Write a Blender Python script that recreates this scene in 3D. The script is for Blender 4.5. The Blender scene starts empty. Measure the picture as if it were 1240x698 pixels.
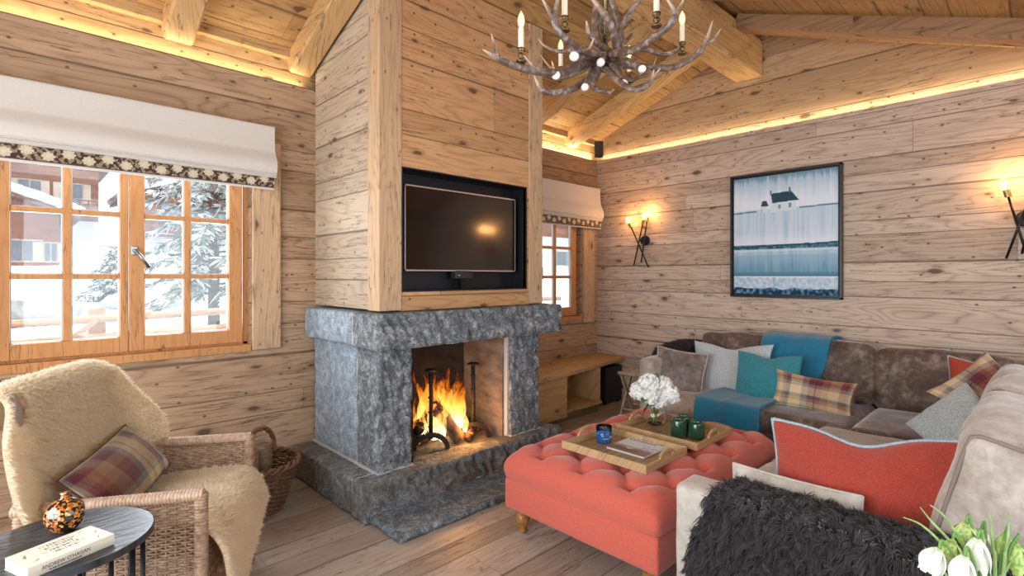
import bpy, bmesh, math, random
from mathutils import Vector, Matrix, Euler, noise
random.seed(7)
R = math.radians
PI = math.pi
SC = bpy.context.scene
COL = SC.collection

# ------------------------------------------------------------------ camera
cam_data = bpy.data.cameras.new('camera')
cam = bpy.data.objects.new('camera', cam_data)
COL.objects.link(cam)
cam.location = (0, 0, 1.4)
cam.rotation_euler = (R(90), 0, R(46.03 - 90))
cam_data.sensor_width = 36
cam_data.lens = 36 * 627 / 1240
cam_data.shift_y = -15.3 / 1240
cam_data.clip_start = 0.02
cam_data.clip_end = 200
SC.camera = cam

# ------------------------------------------------------------------ world, sun, large lights, exposure
world = bpy.data.worlds.new('world')
SC.world = world
world.use_nodes = True
wn = world.node_tree
wn.nodes['Background'].inputs['Color'].default_value = (0.80, 0.90, 1.0, 1)
wn.nodes['Background'].inputs['Strength'].default_value = 2.1
SC.view_settings.view_transform = 'Standard'
SC.view_settings.look = 'None'
SC.view_settings.gamma = 1
SC.view_settings.use_curve_mapping = False
SC.view_settings.exposure = 0.0

def light(name, kind, loc, energy, color, rot=(0, 0, 0), size=None, size_y=None, radius=None, angle=None):
    d = bpy.data.lights.new(name, kind)
    d.energy = energy
    d.color = color
    if kind == 'AREA':
        d.shape = 'RECTANGLE'
        d.size = size
        d.size_y = size_y or size
    if radius is not None:
        d.shadow_soft_size = radius
    if angle is not None:
        d.angle = angle
    o = bpy.data.objects.new(name, d)
    o.location = loc
    o.rotation_euler = rot
    COL.objects.link(o)
    return o

light('sun', 'SUN', (0, 0, 10), 2.2, (1.0, 0.96, 0.9), rot=(R(28), 0, R(8)), angle=R(2))
# daylight through the glazing behind the camera and through the window wall
DAY = (0.80, 0.90, 1.0)
light('daylight_near', 'AREA', (1.9, -1.22, 1.45), 34, DAY, rot=(R(90), 0, 0), size=3.6, size_y=1.9)
light('daylight_back', 'AREA', (-1.32, 1.2, 1.45), 122, (0.93, 0.96, 1.0), rot=(R(90), 0, R(-90)), size=3.2, size_y=1.9)
light('daylight_window', 'AREA', (0.5, 4.1, 1.6), 62, DAY, rot=(R(-90), 0, 0), size=1.3, size_y=1.1)
WARM = (1.0, 0.82, 0.58)
light('cove_left', 'AREA', (0.25, 3.712, 2.755), 5.5, WARM, rot=(R(180), 0, 0), size=2.5, size_y=0.03)
light('cove_left_far', 'AREA', (3.95, 3.712, 2.755), 10, WARM, rot=(R(180), 0, 0), size=1.9, size_y=0.03)
light('cove_right', 'AREA', (4.971, 1.6, 2.755), 9.5, WARM, rot=(R(180), 0, 0), size=0.03, size_y=4.1)

# ------------------------------------------------------------------ mesh helpers
def setp(o, label=None, cat=None, group=None, kind=None):
    if label: o['label'] = label
    if cat: o['category'] = cat
    if group: o['group'] = group
    if kind: o['kind'] = kind
    return o

def thing(name, label, cat, loc=(0, 0, 0), rotz=0, group=None):
    o = bpy.data.objects.new(name, None)
    COL.objects.link(o)
    o.empty_display_size = 0.05
    o.location = loc
    o.rotation_euler = (0, 0, rotz)
    return setp(o, label, cat, group)

class MB:
    """collects geometry of one mesh"""
    def __init__(s):
        s.v = []; s.f = []; s.c = []; s.M = Matrix.Identity(4)
    def add(s, vs, fs, col=None):
        n = len(s.v)
        M = s.M
        s.v += [tuple(M @ Vector(p)) for p in vs]
        s.f += [tuple(i + n for i in f) for f in fs]
        if col is not None:
            if callable(col) or (isinstance(col, list)):
                cl = col if isinstance(col, list) else [col(p) for p in vs]
            else:
                cl = [col] * len(vs)
            if len(s.c) < n: s.c += [(1, 1, 1)] * (n - len(s.c))
            s.c += cl
        return s
    def box(s, x0, x1, y0, y1, z0, z1, col=None):
        v = [(x, y, z) for z in (z0, z1) for y in (y0, y1) for x in (x0, x1)]
        return s.add(v, [(0, 2, 3, 1), (4, 5, 7, 6), (0, 1, 5, 4), (2, 6, 7, 3), (0, 4, 6, 2), (1, 3, 7, 5)], col)
    def cbox(s, c, sz, M=None, col=None):
        x, y, z = [k / 2 for k in sz]
        v = [Vector((a * x, b * y, d * z)) for d in (-1, 1) for b in (-1, 1) for a in (-1, 1)]
        if M: v = [M @ p for p in v]
        v = [p + Vector(c) for p in v]
        return s.add(v, [(0, 2, 3, 1), (4, 5, 7, 6), (0, 1, 5, 4), (2, 6, 7, 3), (0, 4, 6, 2), (1, 3, 7, 5)], col)
    def beam(s, a, b, w, h, up=(0, 0, 1), col=None):
        """rectangular bar from a to b; w across, h along up"""
        a = Vector(a); b = Vector(b); t = (b - a).normalized()
        side = t.cross(Vector(up)).normalized(); u = side.cross(t).normalized()
        v = []
        for p in (a, b):
            for (i, j) in ((-1, -1), (1, -1), (1, 1), (-1, 1)):
                v.append(p + side * (i * w / 2) + u * (j * h / 2))
        return s.add(v, [(0, 1, 2, 3), (7, 6, 5, 4), (0, 4, 5, 1), (1, 5, 6, 2), (2, 6, 7, 3), (3, 7, 4, 0)], col)
    def tube(s, pts, r, seg=8, cap=True, col=None, closed=False):
        pts = [Vector(p) for p in pts]
        n = len(pts)
        rs = r if isinstance(r, (list, tuple)) else [r] * n
        vs = []; fs = []; cc = []
        prev = None
        for i, p in enumerate(pts):
            if closed:
                t = pts[(i + 1) % n] - pts[i - 1]
            else:
                t = pts[min(i + 1, n - 1)] - pts[max(i - 1, 0)]
            if t.length < 1e-9: t = Vector((0, 0, 1))
            t.normalize()
            if prev is None:
                ref = Vector((0, 0, 1)) if abs(t.z) < .9 else Vector((1, 0, 0))
                a = t.cross(ref).normalized()
            else:
                a = (prev - t * prev.dot(t))
                a = a.normalized() if a.length > 1e-6 else t.orthogonal().normalized()
            prev = a
            b = t.cross(a)
            for k in range(seg):
                an = 2 * PI * k / seg
                vs.append(p + (a * math.cos(an) + b * math.sin(an)) * rs[i])
                if isinstance(col, list): cc.append(col[i])
        m = n if closed else n - 1
        for i in range(m):
            for k in range(seg):
                k2 = (k + 1) % seg; j = (i + 1) % n
                fs.append((i * seg + k, i * seg + k2, j * seg + k2, j * seg + k))
        if cap and not closed:
            fs.append(tuple(range(seg - 1, -1, -1)))
            fs.append(tuple((n - 1) * seg + k for k in range(seg)))
        return s.add(vs, fs, cc if isinstance(col, list) else col)
    def lathe(s, prof, seg=24, c=(0, 0, 0), cap=True, col=None):
        vs = []; fs = []
        n = len(prof)
        for (r, z) in prof:
            for k in range(seg):
                a = 2 * PI * k / seg
                vs.append((c[0] + r * math.cos(a), c[1] + r * math.sin(a), c[2] + z))
        for i in range(n - 1):
            for k in range(seg):
                k2 = (k + 1) % seg
                fs.append((i * seg + k, i * seg + k2, (i + 1) * seg + k2, (i + 1) * seg + k))
        if cap:
            fs.append(tuple(range(seg - 1, -1, -1)))
            fs.append(tuple((n - 1) * seg + k for k in range(seg)))
        return s.add(vs, fs, col)
    def grid(s, fn, nu, nv, col=None, flip=False, closeu=False):
        vs = []; cc = []
        for j in range(nv + 1):
            for i in range(nu + 1):
                u = i / nu; v = j / nv
                vs.append(fn(u, v))
                if col: cc.append(col(u, v))
        fs = []
        w = nu + 1
        for j in range(nv):
            for i in range(nu):
                q = (j * w + i, j * w + i + 1, (j + 1) * w + i + 1, (j + 1) * w + i)
                fs.append(q[::-1] if flip else q)
        return s.add(vs, fs, cc if col else None)
    def sphere(s, c, r, seg=16, rings=10, sc=(1, 1, 1), M=None, col=None):
        vs = []; fs = []
        for j in range(rings + 1):
            th = PI * j / rings
            for i in range(seg):
                a = 2 * PI * i / seg
                p = Vector((math.sin(th) * math.cos(a) * r * sc[0], math.sin(th) * math.sin(a) * r * sc[1], math.cos(th) * r * sc[2]))
                if M: p = M @ p
                vs.append(p + Vector(c))
        for j in range(rings):
            for i in range(seg):
                i2 = (i + 1) % seg
                fs.append((j * seg + i, (j + 1) * seg + i, (j + 1) * seg + i2, j * seg + i2))
        return s.add(vs, fs, col)
    def build(s, name, mat, parent=None, smooth=False, loc=None, world=False, bevel=0, seg=2, weld=False):
        me = bpy.data.meshes.new(name)
        me.from_pydata(s.v, [], s.f)
        me.update()
        if s.c:
            if len(s.c) < len(s.v): s.c += [(1, 1, 1)] * (len(s.v) - len(s.c))
            at = me.color_attributes.new('Col', 'FLOAT_COLOR', 'POINT')
            flat = []
            for c in s.c: flat += [c[0], c[1], c[2], 1.0]
            at.data.foreach_set('color', flat)
        if weld:
            bm = bmesh.new(); bm.from_mesh(me)
            bmesh.ops.remove_doubles(bm, verts=bm.verts, dist=1e-5)
            bmesh.ops.recalc_face_normals(bm, faces=bm.faces)
            bm.to_mesh(me); bm.free()
        if smooth:
            me.polygons.foreach_set('use_smooth', [True] * len(me.polygons))
        mats = mat if isinstance(mat, (list, tuple)) else [mat]
        for m in mats: me.materials.append(m)
        o = bpy.data.objects.new(name, me)
        COL.objects.link(o)
        if loc: o.location = loc
        if parent:
            o.parent = parent
            if world:
                pm = Matrix.Translation(parent.location) @ parent.rotation_euler.to_matrix().to_4x4()
                if parent.parent:
                    g = parent.parent
                    pm = Matrix.Translation(g.location) @ g.rotation_euler.to_matrix().to_4x4() @ parent.matrix_parent_inverse @ pm
                o.matrix_parent_inverse = pm.inverted()
        if bevel:
            b = o.modifiers.new('bevel', 'BEVEL'); b.width = bevel; b.segments = seg; b.limit_method = 'ANGLE'; b.angle_limit = R(40)
            b.harden_normals = False
        return o

def dup(root, loc=None, rot=None):
    r = root.copy(); COL.objects.link(r)
    if loc is not None: r.location = loc
    if rot is not None: r.rotation_euler = rot
    for ch in list(root.children):
        c = ch.copy(); COL.objects.link(c); c.parent = r; c.matrix_parent_inverse = ch.matrix_parent_inverse.copy()
        for g in list(ch.children):
            d = g.copy(); COL.objects.link(d); d.parent = c; d.matrix_parent_inverse = g.matrix_parent_inverse.copy()
    return r

def bez(p0, p1, p2, p3, n):
    p0, p1, p2, p3 = map(Vector, (p0, p1, p2, p3))
    o = []
    for i in range(n + 1):
        t = i / n; q = 1 - t
        o.append(p0 * q ** 3 + p1 * 3 * q * q * t + p2 * 3 * q * t * t + p3 * t ** 3)
    return o

def catmull(P, n=6):
    P = [Vector(p) for p in P]
    Q = [P[0] * 2 - P[1]] + P + [P[-1] * 2 - P[-2]]
    o = []
    for i in range(1, len(Q) - 2):
        a, b, c, d = Q[i - 1:i + 3]
        for k in range(n):
            t = k / n
            o.append(0.5 * ((2 * b) + (c - a) * t + (2 * a - 5 * b + 4 * c - d) * t * t + (3 * b - a - 3 * c + d) * t ** 3))
    o.append(P[-1])
    return o

def lerp(a, b, t): return a + (b - a) * t
def clamp(x, a=0., b=1.): return max(a, min(b, x))
def smooth(a, b, x):
    t = clamp((x - a) / (b - a)); return t * t * (3 - 2 * t)
def mix3(a, b, t): return tuple(a[i] + (b[i] - a[i]) * t for i in range(3))
def n3(x, y, z=0): return noise.noise(Vector((x, y, z)))
def s2l(c):
    """sRGB 0..255 to linear"""
    o = []
    for k in c:
        k = k / 255
        o.append(k / 12.92 if k <= .04045 else ((k + .055) / 1.055) ** 2.4)
    return tuple(o)

# ------------------------------------------------------------------ material helpers
class NT:
    def __init__(s, name):
        s.m = bpy.data.materials.new(name); s.m.use_nodes = True
        s.t = s.m.node_tree; s.b = s.t.nodes['Principled BSDF']
        s.out = s.t.nodes['Material Output']
    def n(s, typ, **kw):
        nd = s.t.nodes.new(typ)
        for k, v in kw.items():
            if k.startswith('i_'):
                key = k[2:]
                key = int(key) if key.isdigit() else key
                if hasattr(v, 'is_output') or isinstance(v, bpy.types.NodeSocket): s.t.links.new(v, nd.inputs[key])
                else: nd.inputs[key].default_value = v
            else: setattr(nd, k, v)
        return nd
    def link(s, a, b): s.t.links.new(a, b)
    def math(s, op, a, b=None, c=None):
        nd = s.t.nodes.new('ShaderNodeMath'); nd.operation = op
        for i, x in enumerate((a, b, c)):
            if x is None: continue
            if isinstance(x, bpy.types.NodeSocket): s.t.links.new(x, nd.inputs[i])
            else: nd.inputs[i].default_value = x
        return nd.outputs[0]
    def comb(s, x, y, z):
        nd = s.t.nodes.new('ShaderNodeCombineXYZ')
        for i, k in enumerate((x, y, z)):
            if isinstance(k, bpy.types.NodeSocket): s.t.links.new(k, nd.inputs[i])
            else: nd.inputs[i].default_value = k
        return nd.outputs[0]
    def noise(s, vec, scale=1, detail=3, rough=.5, dist=0):
        nd = s.t.nodes.new('ShaderNodeTexNoise')
        if vec is not None: s.t.links.new(vec, nd.inputs['Vector'])
        nd.inputs['Scale'].default_value = scale; nd.inputs['Detail'].default_value = detail
        nd.inputs['Roughness'].default_value = rough; nd.inputs['Distortion'].default_value = dist
        return nd.outputs[0]
    def ramp(s, fac, stops, interp='LINEAR'):
        nd = s.t.nodes.new('ShaderNodeValToRGB'); s.t.links.new(fac, nd.inputs[0])
        e = nd.color_ramp.elements; nd.color_ramp.interpolation = interp
        while len(e) < len(stops): e.new(.5)
        for k, (p, c) in enumerate(stops):
            e[k].position = p; e[k].color = (c[0], c[1], c[2], 1) if not isinstance(c, (int, float)) else (c, c, c, 1)
        return nd.outputs[0]
    def mix(s, fac, a, b, mode='MIX'):
        nd = s.t.nodes.new('ShaderNodeMix'); nd.data_type = 'RGBA'; nd.blend_type = mode
        for i, x in ((0, fac), (6, a), (7, b)):
            if isinstance(x, bpy.types.NodeSocket): s.t.links.new(x, nd.inputs[i])
            elif i == 0: nd.inputs[0].default_value = x
            else: nd.inputs[i].default_value = (x[0], x[1], x[2], 1)
        return nd.outputs[2]
    def bump(s, h, strength=.3, dist=.01):
        nd = s.t.nodes.new('ShaderNodeBump'); s.t.links.new(h, nd.inputs['Height'])
        nd.inputs['Strength'].default_value = strength; nd.inputs['Distance'].default_value = dist
        s.t.links.new(nd.outputs[0], s.b.inputs['Normal'])
    def objv(s):
        return s.t.nodes.new('ShaderNodeTexCoord').outputs['Object']
    def set(s, **kw):
        for k, v in kw.items():
            k = k.replace('_', ' ')
            sk = s.b.inputs[k]
            if isinstance(v, bpy.types.NodeSocket): s.t.links.new(v, sk)
            elif isinstance(v, tuple) and len(v) == 3: sk.default_value = (*v, 1)
            else: sk.default_value = v
        return s

def simple(name, col, rough=.6, metal=0, **kw):
    t = NT(name); t.set(Base_Color=col, Roughness=rough, Metallic=metal)
    t.set(**kw)
    return t.m

def noisy(name, c1, c2, scale=20, rough=.7, bump=.2, dist=.004, detail=4, metal=0, stretch=(1, 1, 1), **kw):
    t = NT(name)
    v = t.n('ShaderNodeMapping', i_0=t.objv()); v.inputs['Scale'].default_value = stretch
    f = t.noise(v.outputs[0], scale, detail, .6)
    t.set(Base_Color=t.ramp(f, [(.3, c1), (.7, c2)]), Roughness=rough, Metallic=metal)
    if bump: t.bump(f, bump, dist)
    t.set(**kw)
    return t.m

def wood(name, light_c, dark_c, knot_c, l='X', b='Z', board=.2, knots=1.0, vary=.25, gap=.9, rough=.65, fine=.5, bump=.35, off=0., length=2.6):
    """boards running along axis l, stacked along axis b"""
    if not board: length = 40
    t = NT(name)
    sep = t.n('ShaderNodeSeparateXYZ', i_0=t.objv())
    L = sep.outputs[l]; B = sep.outputs[b]
    third = sep.outputs[[k for k in 'XYZ' if k not in (l, b)][0]]
    if board:
        q = t.math('DIVIDE', t.math('ADD', B, off), board)
        # uneven board widths
        q = t.math('ADD', q, t.math('MULTIPLY', t.math('SINE', t.math('MULTIPLY', q, 2.4)), .22))
        idx = t.math('FLOOR', q); fr = t.math('FRACT', q)
    else:
        idx = t.math('FLOOR', t.math('MULTIPLY', B, .01)); fr = None
    w1 = t.n('ShaderNodeTexWhiteNoise', noise_dimensions='1D', i_1=idx).outputs[0]
    Lo = t.math('ADD', L, t.math('ADD', t.math('MULTIPLY', w1, 17.3), 0.0 if board else 7.0))
    seg = t.math('FLOOR', t.math('DIVIDE', Lo, length))
    w2n = t.n('ShaderNodeTexWhiteNoise', noise_dimensions='2D', i_0=t.comb(idx, seg, 0)); w2 = w2n.outputs[0]
    seed = t.math('MULTIPLY', w2, 31.7)
    Bt = t.math('ADD', B, t.math('MULTIPLY', third, .7))
    # cathedral rings
    rv = t.comb(t.math('MULTIPLY', Lo, .75), t.math('MULTIPLY', Bt, 5.5), seed)
    ring = t.noise(rv, 1, 2, .45, .3)
    ringv = t.math('ABSOLUTE', t.math('SINE', t.math('MULTIPLY', ring, 46)))
    fv = t.comb(t.math('MULTIPLY', Lo, 3.0), t.math('MULTIPLY', Bt, 110), seed)
    fin = t.noise(fv, 1, 3, .6)
    bv = t.comb(t.math('MULTIPLY', Lo, 1.3), t.math('MULTIPLY', Bt, 7), seed)
    blot = t.noise(bv, 1, 3, .6)
    f = t.math('ADD', t.math('MULTIPLY', t.math('POWER', ringv, .5), .34), t.math('ADD', t.math('MULTIPLY', fin, fine), t.math('MULTIPLY', blot, .45)))
    base = t.ramp(f, [(.30, dark_c), (.82, light_c)])
    tone = t.ramp(w2, [(0, (1 - vary, 1 - vary * 1.1, 1 - vary * 1.25)), (.5, (1, 1, 1)), (1, (1 + vary * .25, 1 + vary * .28, 1 + vary * .3))])
    base = t.mix(1.0, base, tone, 'MULTIPLY')
    # knots
    kv = t.comb(t.math('MULTIPLY', Lo, 2.6), t.math('MULTIPLY', Bt, 6.0), 0.0)
    kv2 = t.n('ShaderNodeVectorMath', operation='ADD', i_0=kv, i_1=t.n('ShaderNodeVectorMath', operation='SCALE', i_0=t.n('ShaderNodeTexNoise', i_Vector=kv, i_Scale=5.0).outputs[1], i_3=.14).outputs[0]).outputs[0]
    vo = t.n('ShaderNodeTexVoronoi', voronoi_dimensions='2D', i_Vector=kv2, i_Scale=1.0, i_Randomness=1.0)
    dist = vo.outputs['Distance']
    sel = t.n('ShaderNodeSeparateColor', i_0=vo.outputs['Color']).outputs[0]
    rad = t.math('MULTIPLY', t.math('POWER', sel, 3.0), .125 * knots)
    rad = t.math('ADD', rad, t.math('MULTIPLY', t.math('SUBTRACT', fin, .5), .05))
    kn = t.math('SUBTRACT', rad, dist)
    gate = t.math('GREATER_THAN', sel, .62)
    halo = t.math('MULTIPLY', t.n('ShaderNodeMapRange', i_0=kn, i_1=-.16, i_2=.0).outputs[0], gate)
    base = t.mix(t.math('MULTIPLY', halo, .38), base, dark_c)
    kf = t.n('ShaderNodeMapRange', i_0=kn, i_1=-.03, i_2=.03).outputs[0]
    kf = t.math('MULTIPLY', kf, gate)
    base = t.mix(t.math('MULTIPLY', kf, .8), base, knot_c)
    # small pin knots, often in short vertical smudges
    kv3 = t.comb(t.math('MULTIPLY', Lo, 6.5), t.math('MULTIPLY', Bt, 9.0), 4.0)
    vo2 = t.n('ShaderNodeTexVoronoi', voronoi_dimensions='2D', i_Vector=kv3, i_Scale=1.0, i_Randomness=1.0)
    sel2 = t.n('ShaderNodeSeparateColor', i_0=vo2.outputs['Color']).outputs[1]
    k2 = t.n('ShaderNodeMapRange', i_0=vo2.outputs['Distance'], i_1=.09, i_2=.03).outputs[0]
    k2 = t.math('MULTIPLY', t.math('MULTIPLY', k2, t.math('GREATER_THAN', sel2, .64)), .85 * min(1.0, knots))
    base = t.mix(k2, base, knot_c)
    # thin cracks
    cv = t.comb(t.math('MULTIPLY', Lo, 1.1), t.math('MULTIPLY', Bt, 26), t.math('ADD', seed, 5.0))
    cr = t.noise(cv, 1, 4, .62, .2)
    crack = t.n('ShaderNodeMapRange', i_0=t.math('ABSOLUTE', t.math('SUBTRACT', cr, .5)), i_1=.013, i_2=.0).outputs[0]
    crack = t.math('MULTIPLY', crack, t.math('GREATER_THAN', blot, .49))
    base = t.mix(t.math('MULTIPLY', crack, .85), base, knot_c)
    h = t.math('SUBTRACT', t.math('MULTIPLY', f, .6), t.math('MULTIPLY', crack, .8))
    if board:
        edge = t.math('MINIMUM', fr, t.math('SUBTRACT', 1.0, fr))
        gp = t.n('ShaderNodeMapRange', i_0=edge, i_1=.002 / board, i_2=.007 / board, i_3=1.0, i_4=0.0).outputs[0]
        base = t.mix(t.math('MULTIPLY', gp, gap * .7), base, tuple(k * .35 for k in knot_c))
        h = t.math('SUBTRACT', h, gp)
        fs = t.math('FRACT', t.math('DIVIDE', Lo, length))
        ge = t.math('LESS_THAN', t.math('MINIMUM', fs, t.math('SUBTRACT', 1.0, fs)), .0013 / length * 1.2)
        base = t.mix(t.math('MULTIPLY', ge, gap * .7), base, knot_c)
    t.set(Base_Color=base, Roughness=rough)
    t.b.inputs['Specular IOR Level'].default_value = .3
    t.bump(h, bump, .004)
    return t.m

def vcol(name, rough=.85, bumpscale=0, bump=.2, weave=False, sheen=0.):
    t = NT(name)
    a = t.n('ShaderNodeVertexColor', layer_name='Col')
    t.set(Base_Color=a.outputs[0], Roughness=rough)
    if bumpscale:
        t.bump(t.noise(t.objv(), bumpscale, 3, .6), bump, .003)
    if sheen: t.set(Sheen_Weight=sheen)
    t.b.inputs['Specular IOR Level'].default_value = .2
    return t.m

def fabric(name, c, c2=None, scale=300, rough=.9, bump=.5, sheen=.3, dist=.002, big=.0):
    t = NT(name)
    c2 = c2 or tuple(k * .75 for k in c)
    v = t.objv()
    f = t.noise(v, scale, 2, .6)
    g = t.noise(v, 6, 3, .6)
    base = t.ramp(f, [(.35, c2), (.65, c)])
    if big: base = t.mix(t.ramp(g, [(.35, 0), (.65, big)]), base, c2)
    t.set(Base_Color=base, Roughness=rough, Sheen_Weight=sheen)
    t.b.inputs['Specular IOR Level'].default_value = .15
    t.bump(f, bump, dist)
    return t.m

# wood tones
KN = (.075, .035, .018)
W_left = wood('wood_left_wall', (.46, .30, .185), (.195, .113, .06), KN, 'X', 'Z', .21, length=4.2)
W_right = wood('wood_right_wall', (.63, .49, .385), (.29, .20, .14), KN, 'Y', 'Z', .17, length=4.5, vary=.2)
W_chim_f = wood('wood_chimney_front', (.60, .34, .165), (.35, .175, .075), KN, 'X', 'Z', .23, off=.06, length=9)
W_chim_s = wood('wood_chimney_side', (.55, .44, .32), (.34, .25, .165), KN, 'Y', 'Z', .19, length=9)
W_post = wood('wood_post', (.55, .37, .22), (.35, .21, .12), KN, 'Z', 'X', None, knots=.7)
W_ceil = wood('wood_ceiling', (.43, .245, .095), (.23, .12, .042), KN, 'X', 'Y', .2)
W_beamX = wood('wood_beam_x', (.55, .33, .14), (.33, .18, .07), KN, 'X', 'Z', None, knots=.6, bump=.6)
W_beamY = wood('wood_beam_y', (.55, .34, .15), (.36, .20, .08), KN, 'Y', 'X', None, knots=.6, bump=.6)
W_floor = wood('wood_floor', (.41, .34, .28), (.25, .195, .155), (.08, .045, .03), 'X', 'Y', .2, knots=.55, gap=.75, rough=.42, vary=.22, length=2.1)
W_win = wood('wood_window', (.56, .27, .10), (.42, .18, .06), (.16, .06, .02), 'Z', 'X', None, knots=.45, fine=.35, rough=.45)
W_bench = wood('wood_bench', (.52, .32, .14), (.35, .19, .075), KN, 'X', 'Y', None, knots=.8)
BLACKMETAL = simple('black_metal', (.012, .012, .014), .4, .6)
WHITE = simple('white_paint', (.8, .8, .8), .5)
CHROME = simple('brushed_chrome', (.32, .32, .33), .28, 1)
# ------------------------------------------------------------------ the room
XR, YW = 4.943, 3.684
COVE = 2.74
SL = .374
RY = 1.96           # ridge
def ceil_z(y): return 3.02 + SL * (3.6 - y) if y >= RY else 3.6334 - .38 * (RY - y) + .03
XB, YN = -1.5, -1.4

def struct(mb, name, mat, parent=None, **kw):
    o = mb.build(name, mat, parent, **kw)
    if not parent: o['kind'] = 'structure'
    return o

m = MB(); m.box(XB - .1, XR + .1, YN - .1, YW + .1, -.1, 0); struct(m, 'floor', W_floor)

def holed(x0, x1, z0, z1, holes, y0, y1, m):
    """wall slab along x with rectangular holes (sorted, not overlapping)"""
    x = x0
    for (a, b, c, d) in holes:
        m.box(x, a, y0, y1, z0, z1)
        m.box(a, b, y0, y1, z0, c)
        m.box(a, b, y0, y1, d, z1)
        x = b
    m.box(x, x1, y0, y1, z0, z1)
H1 = (-.12, 1.14, .93, 2.2)
H2 = (3.28, 4.64, .93, 2.2)
m = MB(); holed(XB - .06, XR + .06, -.02, COVE, [H1, H2], YW, YW + .16, m)
struct(m, 'wall_left', W_left)
m = MB(); m.box(XB, XR + .06, YW + .06, YW + .16, COVE, 3.3); struct(m, 'wall_left_upper', wood('wood_fascia', (.56, .36, .17), (.38, .22, .09), KN, 'X', 'Z', .19, off=.04))
# wall plate running under the rafters
m = MB(); m.box(XB, XR, YW + .005, YW + .0599, 2.925, 3.05); struct(m, 'trim_1', W_beamX, bevel=.004)
m = MB(); m.box(XR, XR + .16, YN, YW + .1, -.02, COVE); struct(m, 'wall_right', W_right)
m = MB()
g = [(YN, 2.2), (YW + .06, 2.2), (YW + .06, ceil_z(YW)), (RY, ceil_z(RY) + .1), (YN, ceil_z(YN))]
m.add([(XR + .06, a, b) for a, b in g] + [(XR + .16, a, b) for a, b in g], [(0, 1, 2, 3, 4), (9, 8, 7, 6, 5)] + [(i, i + 5, (i + 1) % 5 + 5, (i + 1) % 5) for i in range(5)])
struct(m, 'wall_right_upper', wood('wood_gable', (.50, .33, .185), (.31, .18, .09), KN, 'Y', 'Z', .27, off=.1, length=5.5))
# walls behind the camera, with large glazed openings that let the daylight in
m = MB()
holed(XB, XR, -.02, 2.6, [(.1, 3.7, .5, 2.4)], YN - .1, YN, m)
struct(m, 'wall_near', W_left)
m = MB()
for (a, b, c, d) in ((YN, -.4, 0, 3.9), (2.8, YW, 0, 3.9), (-.4, 2.8, 0, .5), (-.4, 2.8, 2.4, 3.9)):
    m.box(XB - .1, XB, a, b, c, d)
struct(m, 'wall_back', W_right)
# ceiling slopes
m = MB()
def slope(y0, y1, n):
    za, zb = ceil_z(y0), ceil_z(y1)
    m = MB()
    m.add([(XB, y0, za), (XR + .1, y0, za), (XR + .1, y1, zb), (XB, y1, zb), (XB, y0, za + .1), (XR + .1, y0, za + .1), (XR + .1, y1, zb + .1), (XB, y1, zb + .1)],
          [(0, 1, 2, 3), (7, 6, 5, 4), (0, 4, 5, 1), (1, 5, 6, 2), (2, 6, 7, 3), (3, 7, 4, 0)])
    o = m.build(n, W_ceil); o['kind'] = 'structure'
slope(YW + .1, RY, 'ceiling')
slope(RY - .001, YN - .1, 'ceiling_far')

# ------------------------------------------------------------------ chimney breast
CX0, CX1, CY = 1.566, 2.996, 2.76
ch = bpy.data.objects.new('wall_chimney', None); COL.objects.link(ch); ch['kind'] = 'structure'
m = MB()
m.box(CX0 + .012, CX0 + .03, CY + .13, YW, 1.19, 3.45)          # left cheek
m.build('side_panel', W_chim_s, ch)
m = MB()
NX0, NX1, NZ0, NZ1 = 1.73, 2.811, 1.306, 2.062
m.box(1.72, NX0, CY + .006, CY + .03, 1.18, 3.7)
m.box(NX1, 2.85, CY + .006, CY + .03, 1.18, 3.7)
m.box(NX0, NX1, CY + .006, CY + .03, NZ1, 3.7)
m.build('front_panel', W_chim_f, ch)
m = MB(); m.box(NX0 - .004, NX1 + .03, CY + .002, CY + .029, 1.18, NZ0); m.build('lower_board', W_chim_f, ch, bevel=.003)
m = MB(); m.box(CX0, 1.722, CY, CY + .14, 1.185, 3.7); m.build('corner_post', W_post, ch, bevel=.004)
m = MB(); m.box(2.848, CX1, CY, CY + .14, 1.185, 3.7); m.build('corner_post', W_post, ch, bevel=.004)
m = MB(); m.box(CX1 - .03, CX1 - .012, CY + .13, YW, 1.18, 3.45); m.build('side_panel', W_chim_s, ch)
NICHE = simple('niche_black', (.012, .013, .018), .38, .3)
m = MB()
d = .15
m.box(NX0 - .01, NX1 + .01, CY + d, CY + d + .01, NZ0 - .01, NZ1 + .01)
m.box(NX0 - .01, NX0, CY + .001, CY + d, NZ0 - .01, NZ1 + .01)
m.box(NX1, NX1 + .01, CY + .001, CY + d, NZ0 - .01, NZ1 + .01)
m.box(NX0, NX1, CY + .001, CY + d, NZ1, NZ1 + .01)
m.box(NX0, NX1, CY + .001, CY + d, NZ0 - .01, NZ0)
m.build('television_niche', NICHE, ch)

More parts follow.
